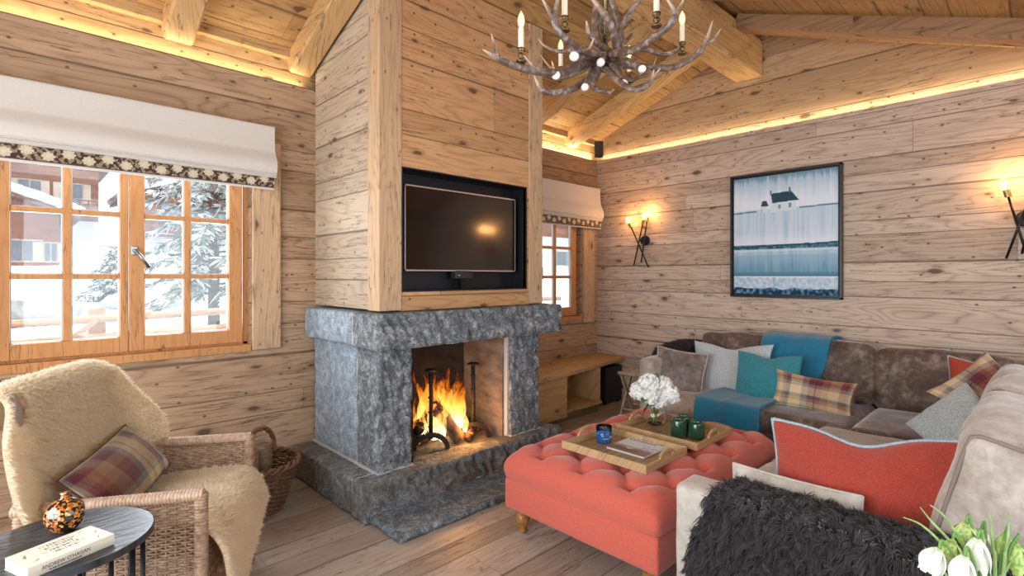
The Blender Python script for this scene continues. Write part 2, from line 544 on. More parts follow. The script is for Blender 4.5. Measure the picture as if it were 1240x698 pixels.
# ------------------------------------------------------------------ beams
def rough_beam(a, b, w, h, n=24, up=(0, 0, 1), amp=.006, seed=0):
    """hewn beam: subdivided bar with wandering edges"""
    a = Vector(a); b = Vector(b); t = (b - a).normalized()
    side = t.cross(Vector(up)).normalized(); u = side.cross(t).normalized()
    prof = []
    c = .012
    for (i, j) in ((-1, -1), (1, -1), (1, 1), (-1, 1)):
        for (di, dj) in ((0, 1), (1, 0)) if i * j > 0 else ((1, 0), (0, 1)):
            prof.append((i * (w / 2 - (c if di else 0)), j * (h / 2 - (c if dj else 0))))
    m = MB(); vs = []; fs = []
    k = len(prof)
    for s in range(n + 1):
        p = a.lerp(b, s / n)
        for q, (x, y) in enumerate(prof):
            dn = n3(s * .35 + seed, q * 1.7, seed * 3.1) * amp
            dm = n3(s * .35 + seed + 40, q * 1.7, seed * 1.3) * amp
            vs.append(p + side * (x + dn) + u * (y + dm))
    for s in range(n):
        for q in range(k):
            q2 = (q + 1) % k
            fs.append((s * k + q, s * k + q2, (s + 1) * k + q2, (s + 1) * k + q))
    fs.append(tuple(range(k - 1, -1, -1))); fs.append(tuple(n * k + q for q in range(k)))
    m.add(vs, fs)
    return m
o = rough_beam((XB, 1.964, 3.41), (XR + .05, 1.964, 3.41), .245, .33, 40, seed=3, amp=.01).build('ridge_beam', W_beamX)
setp(o, 'massive golden hewn ridge beam running to the gable wall above the painting', 'beam')
rl = ['leftmost rafter end, above the middle of the large window blind', 'rafter meeting the left side of the chimney breast at the top',
      'hidden rafter behind the upper chimney breast', 'hidden rafter behind the upper right of the chimney breast',
      'golden rafter running up just right of the chimney breast', 'golden rafter nearest the gable wall, above the corner speaker']
for i, x0 in enumerate((.65, 1.40, 3.66, 4.41)):
    ya, yb = YW + .05, 2.09
    za = 2.87 + SL * (3.6 - ya) + .083; zb = 2.87 + SL * (3.6 - yb) + .083
    o = rough_beam((x0 + .08, ya, za), (x0 + .08, yb, zb), .16, .155, 16, seed=i * 5 + 1).build('rafter', W_beamY)
    setp(o, [rl[0], rl[1], rl[4], rl[5]][i], 'rafter', 'rafters on the window side of the ridge')
for i, x0 in enumerate((4.41, 3.62)):
    ya, yb = 1.83, YN
    za = 3.505 + .085; zb = za - .38 * (ya - yb)
    o = rough_beam((x0 + .08, ya, za), (x0 + .08, yb, zb), .17, .19, 16, seed=i * 5 + 61).build('rafter', wood('wood_dark_rafter_%d' % i, (.36, .20, .10), (.16, .085, .04), KN, 'Y', 'X', None, knots=.6, bump=.6))
    setp(o, ['dark brown rafter crossing high over the gable wall above the painting', 'dark rafter at the top edge over the room, nearer than its neighbour'][i], 'rafter', 'rafters on the far side of the ridge')

# ------------------------------------------------------------------ windows
GLASS = NT('window_glass')
_tr = GLASS.n('ShaderNodeBsdfTransparent'); _gl = GLASS.n('ShaderNodeBsdfGlossy', i_Roughness=.02)
_mx = GLASS.n('ShaderNodeMixShader', i_0=.06, i_1=_tr.outputs[0], i_2=_gl.outputs[0])
GLASS.link(_mx.outputs[0], GLASS.out.inputs[0]); GLASS = GLASS.m
SPACER = simple('window_spacer', (.55, .5, .5), .5)

def sash(win, x0, x1, z0, z1, xs, zs, y, name='sash', sl=.09, sr=.08, bot=.085, top=.08, handle=None):
    """xs: inner muntin centres; zs: inner bar centres"""
    m = MB(); th = .05
    m.box(x0, x0 + sl, y, y + th, z0, z1); m.box(x1 - sr, x1, y, y + th, z0, z1)
    m.box(x0 + sl, x1 - sr, y, y + th, z0, z0 + bot); m.box(x0 + sl, x1 - sr, y, y + th, z1 - top, z1)
    s = m.build(name, W_win, win, bevel=.004)
    m = MB()
    for x in xs: m.box(x - .018, x + .018, y + .008, y + .042, z0 + bot, z1 - top)
    for z in zs: m.box(x0 + sl, x1 - sr, y + .006, y + .044, z - .014, z + .014)
    m.build('glazing_bar', W_win, s, bevel=.003)
    m = MB(); m.box(x0 + sl, x1 - sr, y + .024, y + .028, z0 + bot, z1 - top); m.build('pane', GLASS, s)
    m = MB()
    ex = [x0 + sl] + [k for x in xs for k in (x - .018, x + .018)] + [x1 - sr]
    ez = [z0 + bot] + [k for z in zs for k in (z - .014, z + .014)] + [z1 - top]
    for i in range(0, len(ex), 2):
        for j in range(0, len(ez), 2):
            a, b, c, d = ex[i], ex[i + 1], ez[j], ez[j + 1]
            m.box(a, a + .005, y + .02, y + .04, c, d); m.box(b - .005, b, y + .02, y + .04, c, d)
            m.box(a, b, y + .02, y + .04, c, c + .005)
    m.build('spacer', SPACER, s)
    if handle:
        hx, hz, ang = handle
        m = MB(); m.cbox((hx, y - .004, hz), (.032, .01, .05)); 
        m.tube([(hx, y, hz), (hx, y - .035, hz)], .009, 10)
        h = m.build('handle', CHROME, s, bevel=.003)
        m = MB(); m.tube([(hx, y - .04, hz + .006), (hx + math.sin(ang) * .12, y - .045, hz - math.cos(ang) * .12)], .0095, 12)
        m.build('handle', CHROME, s, smooth=True)
    return s

for n, (H, sash_l, casing, handle) in enumerate(((H1, 0, 0, 0), (H2, 0, 0, 0)), 1):
    win = bpy.data.objects.new('window_%d' % n, None); COL.objects.link(win); win['kind'] = 'structure'
    x0, x1, z0, z1 = H
    y = YW + .035
    m = MB()   # outer frame
    m.box(x0, x0 + .03, y + .03, y + .1, z0, z1); m.box(x1 - .03, x1, y + .03, y + .1, z0, z1)
    m.box(x0, x1, y + .03, y + .1, z0, z0 + .03); m.box(x0, x1, y + .03, y + .1, z1 - .03, z1)
    m.build('window_frame', W_win, win, bevel=.003)
    m = MB(); m.box(x0 - .0, x1, YW - .012, y + .03, z0 - .035, z0 + .012); m.build('window_sill', W_win, win, bevel=.004)
    if n == 1:
        y += .01
        sash(win, -.10, .487, .955, 2.18, [.216], [1.393, 1.75], y, sr=.04)
        sash(win, .491, 1.101, .955, 2.18, [.787], [1.393, 1.75], y, sl=.074, handle=(.515, 1.545, .6))
        m = MB(); m.box(1.145, 1.325, YW - .028, YW, .905, 2.3); m.build('window_casing', W_post, win, bevel=.004)
        m = MB(); m.box(-.33, -.13, YW - .028, YW, .905, 2.3); m.build('window_casing', W_post, win, bevel=.004)
    else:
        sash(win, 3.33, 3.93, .955, 2.18, [3.63], [1.38, 1.70], y)
        sash(win, 3.935, 4.60, .955, 2.18, [4.25], [1.38, 1.70], y, handle=(3.985, 1.48, 0))
        m = MB(); m.box(4.66, 4.86, YW - .028, YW, .86, 2.3); m.build('window_casing', W_post, win, bevel=.004)
        m = MB(); m.box(3.06, 3.27, YW - .028, YW, .86, 2.3); m.build('window_casing', W_post, win, bevel=.004)
# ------------------------------------------------------------------ stone
def stone_mat(name, c1, c2, c3, tint=None, sc=1.0, bump=.9):
    t = NT(name)
    v = t.objv()
    a = t.noise(v, 16 * sc, 7, .78, .8)
    b = t.noise(v, 85 * sc, 4, .75)
    c = t.noise(v, 2.2 * sc, 3, .6)
    col = t.ramp(t.math('ADD', t.math('MULTIPLY', a, .6), t.math('MULTIPLY', b, .4)), [(.36, c1), (.5, c2), (.63, c3)])
    if tint: col = t.mix(t.ramp(c, [(.5, 0), (.68, .75)]), col, tint)
    t.set(Base_Color=col, Roughness=.75)
    t.b.inputs['Specular IOR Level'].default_value = .3
    t.bump(t.math('ADD', b, a), bump, .008)
    return t.m
ST_SMOOTH = stone_mat('stone_sawn', (.12, .16, .195), (.31, .38, .44), (.62, .69, .76))
ST_ROUGH = stone_mat('stone_split', (.03, .033, .038), (.17, .19, .205), (.55, .57, .58))
ST_HEARTH = stone_mat('stone_hearth', (.04, .045, .05), (.16, .175, .18), (.44, .46, .47), tint=(.17, .13, .085))
ST_SLAB = stone_mat('stone_slab', (.035, .045, .055), (.14, .17, .195), (.42, .47, .51))
MORTAR = noisy('mortar', (.42, .42, .42), (.55, .55, .54), 60, .9, .4)
FIRECLAY = noisy('firebox_clay', (.10, .075, .06), (.27, .22, .18), 7, .9, .3, stretch=(1, 1, 2.2))
SOOT = noisy('soot', (.012, .009, .008), (.05, .035, .028), 9, .95, .2)

def stone_block(x0, x1, y0, y1, z0, z1, step=.02, amp=.005, rough=0., roughtop=0., seed=0, jag=0., diag=(1, 1)):
    """block with displaced skin; rough = amplitude of the split front face (-Y side)"""
    nx = max(2, int((x1 - x0) / step)); ny = max(2, int((y1 - y0) / step)); nz = max(2, int((z1 - z0) / step))
    m = MB()
    def disp(p):
        x, y, z = p
        s = seed * 7.1
        d = Vector((n3(x * 9 + s, y * 9, z * 9), n3(x * 9, y * 9 + s + 9, z * 9), n3(x * 9, y * 9, z * 9 + s + 20))) * amp
        # worn edges
        fx = min(x - x0, x1 - x); fy = min(y - y0, y1 - y); fz = min(z - z0, z1 - z)
        near = [fx < 1e-4, fy < 1e-4, fz < 1e-4]
        if sum(near) >= 2:
            cvec = Vector(((x0 + x1) / 2 - x if near[0] else 0, (y0 + y1) / 2 - y if near[1] else 0, (z0 + z1) / 2 - z if near[2] else 0))
            cvec = Vector([math.copysign(1, k) if abs(k) > 1e-9 else 0 for k in cvec])
            d += cvec * (.006 + .006 * n3(x * 14 + s, y * 14, z * 14))
        if rough:
            w = smooth(.035, 0., y - y0) if fy < .04 and y - y0 < .04 else 0
            if w > 0:
                q = x * diag[0] + z * diag[1]; r = -x * diag[1] + z * diag[0]
                r1 = 1 - abs(n3(q * 22 + s, r * 7, y * 4)) * 2
                r2 = 1 - abs(n3(q * 48 + s + 5, r * 15, 3)) * 2
                r3 = n3(x * 90, z * 90, s)
                d.y += w * rough * (1 - (.62 * r1 + .3 * r2 + .2 * r3))
        if jag and x1 - x < .04:
            d.x -= jag * abs(n3(z * 13 + s, y * 9, 1)) * 2
        return Vector(p) + d
    def face(fn, nu, nv, flip): m.grid(lambda u, v: disp(fn(u, v)), nu, nv, flip=flip)
    face(lambda u, v: (lerp(x0, x1, u), y0, lerp(z0, z1, v)), nx, nz, False)
    face(lambda u, v: (lerp(x0, x1, u), y1, lerp(z0, z1, v)), nx, nz, True)
    face(lambda u, v: (x0, lerp(y0, y1, u), lerp(z0, z1, v)), ny, nz, True)
    face(lambda u, v: (x1, lerp(y0, y1, u), lerp(z0, z1, v)), ny, nz, False)
    face(lambda u, v: (lerp(x0, x1, u), lerp(y0, y1, v), z1), nx, ny, False)
    face(lambda u, v: (lerp(x0, x1, u), lerp(y0, y1, v), z0), nx, ny, True)
    return m

FP = thing('fireplace', 'grey-blue stone open fireplace with rough mantel and raised hearth under the television', 'fireplace', (2.2, 3.2, 0))
def fp(m, name, mat, smooth_=True, **kw): return m.build(name, mat, FP, smooth=smooth_, world=True, weld=True, **kw)
# mantel: front slab split face, two side stones
MT0, MT1 = .962, 1.175
# wedge-shaped front face needs fine steps
a = fp(stone_block(1.492, 3.125, 2.635, 2.955, MT0, MT1, step=.0115, rough=.034, seed=2, jag=.03, diag=(.8, .6)), 'mantel', ST_ROUGH)
a = fp(stone_block(1.492, 1.75, 2.968, 3.676, MT0 + .004, MT1 - .002, seed=3), 'mantel', ST_SMOOTH)
fp(stone_block(2.9, 3.09, 2.96, 3.676, MT0, MT1, seed=4), 'mantel', ST_SMOOTH)
# jambs
fp(stone_block(1.562, 1.79, 2.735, 3.03, .215, MT0 + .004, step=.0115, rough=.04, seed=5, diag=(1, .35)), 'jamb', ST_ROUGH)
fp(stone_block(1.562, 1.79, 3.042, 3.676, .215, MT0 + .002, seed=6), 'jamb', ST_SMOOTH)
fp(stone_block(2.632, 2.945, 2.72, 3.0, .215, MT0 + .002, step=.0115, rough=.036, seed=8, jag=.035, diag=(1, .25)), 'jamb', ST_ROUGH)
fp(stone_block(2.72, 2.93, 3.012, 3.676, .21, MT0 + .002, seed=9), 'jamb', ST_SMOOTH)
# mortar joints
m = MB()
m.box(1.57, 1.785, 3.027, 3.045, .2, MT0)
m.box(1.5, 1.745, 2.953, 2.97, MT0 + .01, MT1 - .01)
m.box(1.552, 1.80, 2.75, 3.67, .205, .226)
m.box(2.625, 2.94, 2.735, 3.67, .205, .226)
m.box(1.57, 1.79, 2.77, 3.67, MT0 - .008, MT0 + .01)
m.box(2.618, 2.634, 2.765, 2.82, .2, MT0)
m.box(1.42, 1.62, 2.803, 2.815, .02, .212)
m.box(1.416, 3.08, 2.66, 2.685, .0, .045)
fp(m, 'mortar', MORTAR, False)
# hearth plinth
fp(stone_block(1.408, 1.62, 2.815, 3.676, .0, .212, step=.018, amp=.008, seed=10), 'hearth', ST_HEARTH)
fp(stone_block(1.408, 3.10, 2.632, 2.806, .0, .217, step=.0125, amp=.009, rough=.034, seed=11, diag=(.75, .66)), 'hearth', ST_HEARTH)
fp(stone_block(1.622, 2.70, 2.8, 3.60, .0, .212, step=.05, amp=.004, seed=12), 'hearth', ST_HEARTH)
fp(stone_block(2.70, 3.10, 2.8, 3.676, .0, .212, step=.04, amp=.004, seed=13), 'hearth', ST_HEARTH)
fp(stone_block(1.445, 3.02, 2.325, 2.675, .0, .042, step=.014, amp=.007, rough=.02, seed=14), 'hearth_slab', ST_SLAB)
# firebox
m = MB()
m.box(2.60, 2.665, 2.80, 3.27, .2, MT0 + .02)
fp(m, 'firebox_wall', FIRECLAY, False)
m = MB()
m.box(1.79, 1.83, 2.80, 3.27, .2, MT0 + .02)
m.box(1.79, 2.67, 3.25, 3.30, .2, MT0 + .12)
m.box(1.79, 2.67, 2.96, 3.30, MT0 + .03, MT0 + .06)
fp(m, 'firebox_wall', SOOT, False)
ASH = noisy('ash', (.05, .04, .035), (.28, .24, .20), 40, .95, .5)
m = MB(); m.grid(lambda u, v: (1.86 + .7 * u, 2.86 + .36 * v, .215 + .012 * n3(u * 6, v * 5, 4) + .012 * math.sin(PI * u) * math.sin(PI * v)), 30, 20)
o = m.build('ash_bed', ASH, smooth=True); setp(o, 'grey ash bed under the burning logs in the fireplace', 'ash', kind='stuff')

# logs
def log_mb(a, b, r, seed, char=.5):
    a = Vector(a); b = Vector(b)
    t = (b - a).normalized(); s = t.orthogonal().normalized(); u = t.cross(s)
    vs = []; fs = []; n = 14; k = 14
    for i in range(n + 1):
        p = a.lerp(b, i / n)
        for j in range(k):
            an = 2 * PI * j / k
            rr = r * (1 + .22 * n3(i * .35, math.cos(an) * 1.6 + seed, math.sin(an) * 1.6) + .08 * n3(i * 1.3, j * 1.1, seed))
            if i in (0, n): rr *= .93
            vs.append(p + (s * math.cos(an) + u * math.sin(an)) * rr)
    for i in range(n):
        for j in range(k):
            j2 = (j + 1) % k
            fs.append((i * k + j, i * k + j2, (i + 1) * k + j2, (i + 1) * k + j))
    fs.append(tuple(range(k - 1, -1, -1))); fs.append(tuple(n * k + j for j in range(k)))
    m = MB(); m.add(vs, fs); return m
BARK = noisy('charred_bark', (.02, .014, .012), (.14, .085, .055), 26, .9, .8, .01, stretch=(1, 1, .4))
t = NT('ember_bark'); v = t.objv(); f = t.noise(v, 18, 4, .65, .5)
t.set(Base_Color=t.ramp(f, [(.35, (.015, .01, .008)), (.6, (.12, .07, .045))]), Roughness=.9)
t.set(Emission_Color=t.ramp(f, [(.56, (0, 0, 0)), (.66, (1, .22, .03))]), Emission_Strength=2.5)
t.bump(f, .8, .01); EMBER = t.m
LG = [((2.02, 3.1, .29), (2.12, 2.93, .50), .045, EMBER, 'charred log leaning at the left inside the fire', 0),
      ((2.27, 2.88, .235), (2.14, 3.05, .52), .047, BARK, 'upright split log leaning in the middle of the fire', 1),
      ((1.95, 3.02, .27), (2.45, 3.12, .27), .05, EMBER, 'thick glowing log lying across the back of the fire', 2),
      ((1.98, 2.97, .35), (2.25, 3.16, .40), .04, EMBER, 'short charred log stacked at the left on the back log', 3),
      ((2.32, 2.86, .245), (2.52, 3.02, .25), .03, EMBER, 'thin glowing log under the right firedog arch', 4)]
for a_, b_, r_, mt_, lb_, sd_ in LG:
    o = log_mb(a_, b_, r_, sd_ * 3.3).build('firewood_log', mt_, smooth=True)
    setp(o, lb_, 'log', 'logs burning in the fireplace')
# andirons
IRON = noisy('wrought_iron', (.012, .01, .01), (.045, .032, .028), 60, .55, .5, metal=.5)
def andiron(x, y, lbl):
    r = thing('firedog', lbl, 'andiron', (x, y, .215), R(-32), 'pair of wrought iron firedogs')
    m = MB(); m.tube([(0, 0, .07), (.003, 0, .3), (0, 0, .53)], [.017, .014, .015], 10); m.build('upright', IRON, r, smooth=True)
    for k in range(4):
        m = MB(); m.lathe([(.014, -.008), (.021, 0), (.014, .008)], 12, (0, 0, .15 + k * .1)); m.build('collar', IRON, r, smooth=True)
    m = MB()
    m.lathe([(.012, 0), (.04, .006), (.045, .014), (.03, .022)], 14, (0, 0, .525)); m.build('top_disc', IRON, r, smooth=True)
    pts = [(math.cos(PI * k / 10) * .115, -.01, .0 + math.sin(PI * k / 10) * .10) for k in range(11)]
    m = MB()
    for i in range(10): m.beam(pts[i], pts[i + 1], .032, .03, up=(0, 1, 0))
    m.build('arched_foot', IRON, r)
    m = MB(); m.beam((0, 0, .08), (0, .24, .07), .022, .022); m.beam((0, .24, .08), (0, .24, 0), .02, .02, up=(1, 0, 0)); m.build('log_bar', IRON, r)
    return r
andiron(2.055, 2.93, 'left wrought iron firedog in front of the fire beside the left stone jamb')
andiron(2.43, 2.93, 'right wrought iron firedog with round top, right of the flames')

# flames: tapering, twisting tongues of fire, each with thickness
t = NT('flame')
geo = t.n('ShaderNodeVertexColor', layer_name='Col')
lw = t.n('ShaderNodeLayerWeight', i_0=.35)
v = t.n('ShaderNodeMapping', i_0=t.objv()); v.inputs['Scale'].default_value = (26, 26, 7)
f = t.noise(v.outputs[0], 1, 3, .6, .6)
sepc = t.n('ShaderNodeSeparateColor', i_0=geo.outputs[0])
hh = sepc.outputs[0]       # height along the tongue
col = t.ramp(t.math('ADD', hh, t.math('MULTIPLY', t.math('SUBTRACT', f, .5), .7)), [(.0, (1, .80, .42)), (.35, (1, .50, .09)), (.75, (1, .24, .015)), (1, (.9, .09, .0))])
em = t.n('ShaderNodeEmission', i_Color=col, i_Strength=t.ramp(hh, [(0, 3.6), (.4, 1.9), (1, .9)]))
em.inputs['Strength'].default_value = 3
rs = t.n('ShaderNodeMapRange', i_0=hh, i_1=0, i_2=1, i_3=4.2, i_4=.9).outputs[0]
t.link(rs, em.inputs['Strength'])
tr = t.n('ShaderNodeBsdfTransparent')
alpha = t.math('MULTIPLY', t.n('ShaderNodeMapRange', i_0=lw.outputs['Facing'], i_1=.92, i_2=.25).outputs[0],
               t.n('ShaderNodeMapRange', i_0=t.math('ADD', f, t.math('MULTIPLY', hh, -.34)), i_1=.20, i_2=.5).outputs[0])
mx = t.n('ShaderNodeMixShader', i_0=t.math('MULTIPLY', alpha, .62), i_1=tr.outputs[0], i_2=em.outputs[0])
t.link(mx.outputs[0], t.out.inputs[0]); FLAME = t.m
fire = thing('fire', 'bright orange and yellow log fire burning in the stone fireplace', 'fire', (2.22, 3.02, .22))
rnd = random.Random(5)
FL = []
for k in range(34):
    x = rnd.uniform(-.21, .19); y = rnd.uniform(-.07, .13)
    hgt = (.50 - 1.0 * abs(x + .03)) * rnd.uniform(.6, 1.05)
    FL.append((x, y, rnd.uniform(.02, .1), hgt, rnd.uniform(.022, .048), rnd.uniform(-.05, .05), rnd.uniform(0, 9)))
for (x, y, z, hgt, rad, lean, sd) in FL:
    n = 16; pts = []; rr = []; cc = []
    for i in range(n + 1):
        s = i / n
        pts.append((x + lean * s + .035 * s * math.sin(s * 7 + sd), y + .02 * math.sin(s * 5 + sd * 2), z + hgt * s))
        rr.append(max(.0008, rad * (math.sin(PI * min(1, .18 + s * .82)) ** .8) * (1 - s * .35) + .0)); cc.append((s, s, s))
    m = MB(); m.tube(pts, rr, 10, col=cc); m.build('flame', FLAME, fire, smooth=True)
fl = light('fire_light', 'POINT', (2.22, 2.96, .42), 14, (1, .42, .10), radius=.09)
fl2 = light('fire_light_low', 'POINT', (2.3, 2.84, .32), 4, (1, .38, .08), radius=.05)

# ------------------------------------------------------------------ television
TV = thing('television', 'flat screen television with thin silver frame recessed above the fireplace', 'television', (2.28, CY + .11, 1.70))
SCREEN = simple('tv_screen', (.012, .008, .007), .11, 0, Specular_IOR_Level=.9); 
m = MB(); m.box(-.487, .485, -.035, -.03, -.265, .275); m.build('screen', SCREEN, TV)
m = MB()
for b in ((-.492, .490, -.038, -.02, .272, .281), (-.492, .490, -.038, -.02, -.272, -.263), (-.492, -.485, -.038, -.02, -.272, .281), (.483, .490, -.038, -.02, -.272, .281)): m.box(*b)
m.build('bezel', simple('tv_bezel', (.62, .55, .53), .3, .8), TV)
m = MB(); m.box(-.45, .45, -.02, .035, -.24, .25); m.build('back_housing', simple('tv_back', (.015, .015, .015), .5), TV, bevel=.004)
SB = thing('sensor_box', 'small black electronic box on the niche floor beneath the television', 'media box', (2.26, CY + .09, NZ0))
m = MB(); m.box(-.075, .075, -.03, .03, .07, .125); m.build('body', simple('box_black', (.02, .02, .022), .35), SB, bevel=.004)
m = MB(); m.box(-.02, .02, -.02, .02, 0, .07); m.build('stand', BLACKMETAL, SB)
m = MB(); m.box(-.055, -.035, -.0315, -.029, .09, .10); m.build('lens', simple('lens', (.2, .2, .25), .1), SB)
# ------------------------------------------------------------------ roman blinds
LINEN = fabric('white_linen', (.66, .61, .56), (.56, .51, .46), 420, .9, .25, .2, .001)
TRIM = vcol('floral_trim', .9, 500, .2)
def trim_color(x, z, h):
    """cream medallions on dark brown scrolls; x,z metres from the lower left corner"""
    dark = (.055, .035, .025); cream = (.60, .52, .38); mid = (.26, .18, .12)
    p = .082
    k = math.floor(x / p); fx = (x / p - k - .5) * p
    cz = h * (.62 if k % 2 else .38)
    dx = fx; dz = z - cz
    r = math.hypot(dx, dz * 1.1); a = math.atan2(dz, dx)
    if r < .026 + .003 * math.cos(a * 8): return mix3(cream, mid, .35 if r > .010 and abs(math.sin(a * 5)) > .8 else 0)
    s = n3(x * 62, z * 62, 3) + .35 * math.sin(x * 160) * math.cos(z * 170)
    if z < .006 or z > h - .006: return (.10, .07, .05)
    if s > .14: return mid
    if s > .05: return mix3(mid, cream, .45)
    return dark
def roman_blind(x0, x1, z1, z0, lbl):
    r = thing('roman_blind', lbl, 'blind', ((x0 + x1) / 2, YW - .03, z0))
    W = x1 - x0; H = z1 - z0
    # profile: flat upper cloth, stacked folds below (y towards the room is negative)
    prof = [(-.055, H), (-.062, H * .97), (-.06, H * .80), (-.066, H * .62), (-.074, H * .55), (-.104, H * .42), (-.112, H * .33), (-.106, H * .24), (-.088, H * .215),
            (-.098, H * .20), (-.102, H * .185), (-.09, H * .175), (-.094, H * .165), (-.092, H * .155), (-.08, H * .15)]
    prof = [(a, .195 * H + .805 * (b - .15 * H) / .85) for a, b in prof]
    pp = catmull([(0, a, b) for a, b in prof], 4)
    m = MB()
    n = len(pp) - 1
    def fn(u, v):
        i = min(n, int(round(v * n))); q = pp[i]
        return (lerp(-W / 2, W / 2, u), q.y + .004 * n3(u * W * 3, v * 2, 5) + .0015 * n3(u * 40, v * 3), q.z + .006 * math.sin(u * 5) * (1 - v * .3) * (1 if v > .2 else 0))
    m.grid(fn, 80, n, flip=True)
    for sx in (-W / 2, W / 2):   # closed sides
        vs = [(sx, q.y, q.z) for q in pp] + [(sx, -.005, q.z) for q in pp]
        m.add(vs, [(i, i + 1, i + 1 + len(pp), i + len(pp)) for i in range(n)])
    m.box(-W / 2, W / 2, -.055, 0, H - .03, H)
    m.build('blind_cloth', LINEN, r, smooth=True)
    h = H * .20
    nu = int(W / .0035); nv = int(h / .0035)
    m = MB()
    m.grid(lambda u, v: (lerp(-W / 2 + .004, W / 2 - .01, u), -.079 - .003 * math.sin(v * PI), .012 + h * v), nu, nv, col=lambda u, v: trim_color(u * W, v * h, h))
    m.build('floral_trim', TRIM, r)
    m = MB(); m.box(-W / 2 + .004, W / 2 - .01, -.076, -.066, 0, h + .02); m.build('hem', LINEN, r)
    return r
roman_blind(-.40, 1.262, 2.395, 1.968, 'wide white roman blind with floral trim, raised above the large left window')
roman_blind(3.20, 4.885, 2.40, 1.93, 'cream roman blind over the small window between chimney breast and corner')

# ------------------------------------------------------------------ painting
def paint(u, v):
    """u left to right, v bottom to top"""
    deep = s2l((78, 128, 150)); teal = s2l((112, 158, 182)); mid = s2l((158, 190, 210)); pale = s2l((208, 222, 234)); wht = s2l((232, 238, 246)); navy = s2l((24, 60, 86)); slate = s2l((52, 88, 104))
    st = n3(u * 55, v * 3, 1) * .5 + n3(u * 18, v * 2, 7) * .5
    fn = n3(u * 30, v * 30, 2)
    c = None
    if v > .72:
        t = smooth(.74, 1.0, v + st * .12)
        c = mix3(wht, mid, t * .9)
        if v + st * .10 > .93: c = mix3(c, deep, smooth(.93, 1.0, v + st * .10))
        c = mix3(c, pale, .3 * (st + .5))
    elif v > .42:
        c = mix3(pale, mid, clamp(.25 + st * .9 + .25 * smooth(.42, .72, v) - .2))
        c = mix3(c, wht, .75 * smooth(.55, .42, v + .03 * st))
    elif v > .38:
        c = mix3(slate, teal, clamp(.3 + fn))
    elif v > .15:
        c = mix3(mid, pale, clamp(.3 + st)) if v > .33 else mix3(teal, mid, clamp(smooth(.16, .36, v) + st * .9))
        if v < .19: c = mix3(c, deep, smooth(.21, .16, v) * .8)
        if v > .36: c = mix3(c, wht, .4)
    else:
        c = mix3(pale, mid, clamp(.35 + fn * 1.2 + .3 * n3(u * 6, v * 60, 5)))
        if v < .05 + .02 * n3(u * 9, 0, 3): c = mix3(navy, teal, clamp(.2 + fn * 1.5))
        if abs(v - .15 - .01 * n3(u * 14, 1)) < .008: c = wht
    # horizon line of the field
    hl = .70 + .018 * u
    if abs(v - hl) < .006 and not (.24 < u < .66): c = mix3(deep, teal, .3)
    edge = .40 + .02 * u + .006 * n3(u * 12, 4)
    if abs(v - edge) < .006: c = mix3(slate, navy, .4)
    # white cottage and shed
    def quad(pts):
        s = None
        for i in range(len(pts)):
            x1_, y1_ = pts[i]; x2_, y2_ = pts[(i + 1) % len(pts)]
            cr = (x2_ - x1_) * (v - y1_) - (y2_ - y1_) * (u - x1_)
            if s is None: s = cr > 0
            elif (cr > 0) != s: return False
        return True
    wl = s2l((214, 228, 234))
    if quad([(.37, .685), (.63, .70), (.63, .775), (.385, .77)]) or quad([(.385, .83), (.37, .76), (.44, .76)]): c = wl
    if quad([(.40, .765), (.385, .845), (.58, .855), (.655, .775)]): c = s2l((48, 76, 92))
    for (a, b) in ((.375, .845), (.555, .855)):
        if a < u < a + .02 and b - .01 < v < b + .03: c = s2l((90, 120, 136))
    for (a, b) in ((.455, .715), (.555, .72)):
        if a < u < a + .028 and b < v < b + .035: c = s2l((120, 150, 166))
    if quad([(.275, .688), (.355, .69), (.355, .745), (.285, .745)]): c = wl
    if quad([(.285, .745), (.30, .79), (.34, .79), (.365, .742)]): c = s2l((48, 80, 98))
    if .285 < u < .30 and .69 < v < .725: c = s2l((150, 176, 190))
    return c
PT = thing('framed_painting', 'blue seascape painting of a white cottage in a black frame on the plank wall', 'painting', (XR - .002, 1.636, 1.764))
FR = noisy('painting_frame', (.012, .010, .012), (.03, .025, .028), 60, .35, .1)
w2, h2 = .459, .565
m = MB()
for a in ((-w2, w2, h2 - .018, h2), (-w2, w2, -h2, -h2 + .018), (-w2, -w2 + .018, -h2, h2), (w2 - .018, w2, -h2, h2)):
    m.box(-.05, 0, a[0], a[1], a[2], a[3])
m.build('frame', FR, PT, bevel=.002)
m = MB(); m.box(-.012, 0, -w2 + .01, w2 - .01, -h2 + .01, h2 - .01); m.build('backing', FR, PT)
# the canvas: u runs from the left (larger y) to the right
m = MB(); iw, ih = w2 - .030, h2 - .030
m.grid(lambda u, v: (-.034, lerp(iw, -iw, u), lerp(-ih, ih, v)), 200, 240, col=paint)
m.box(-.0335, -.012, -iw, iw, -ih, ih, col=(.6, .7, .75)); m.build('canvas', vcol('painting_canvas', .75), PT)

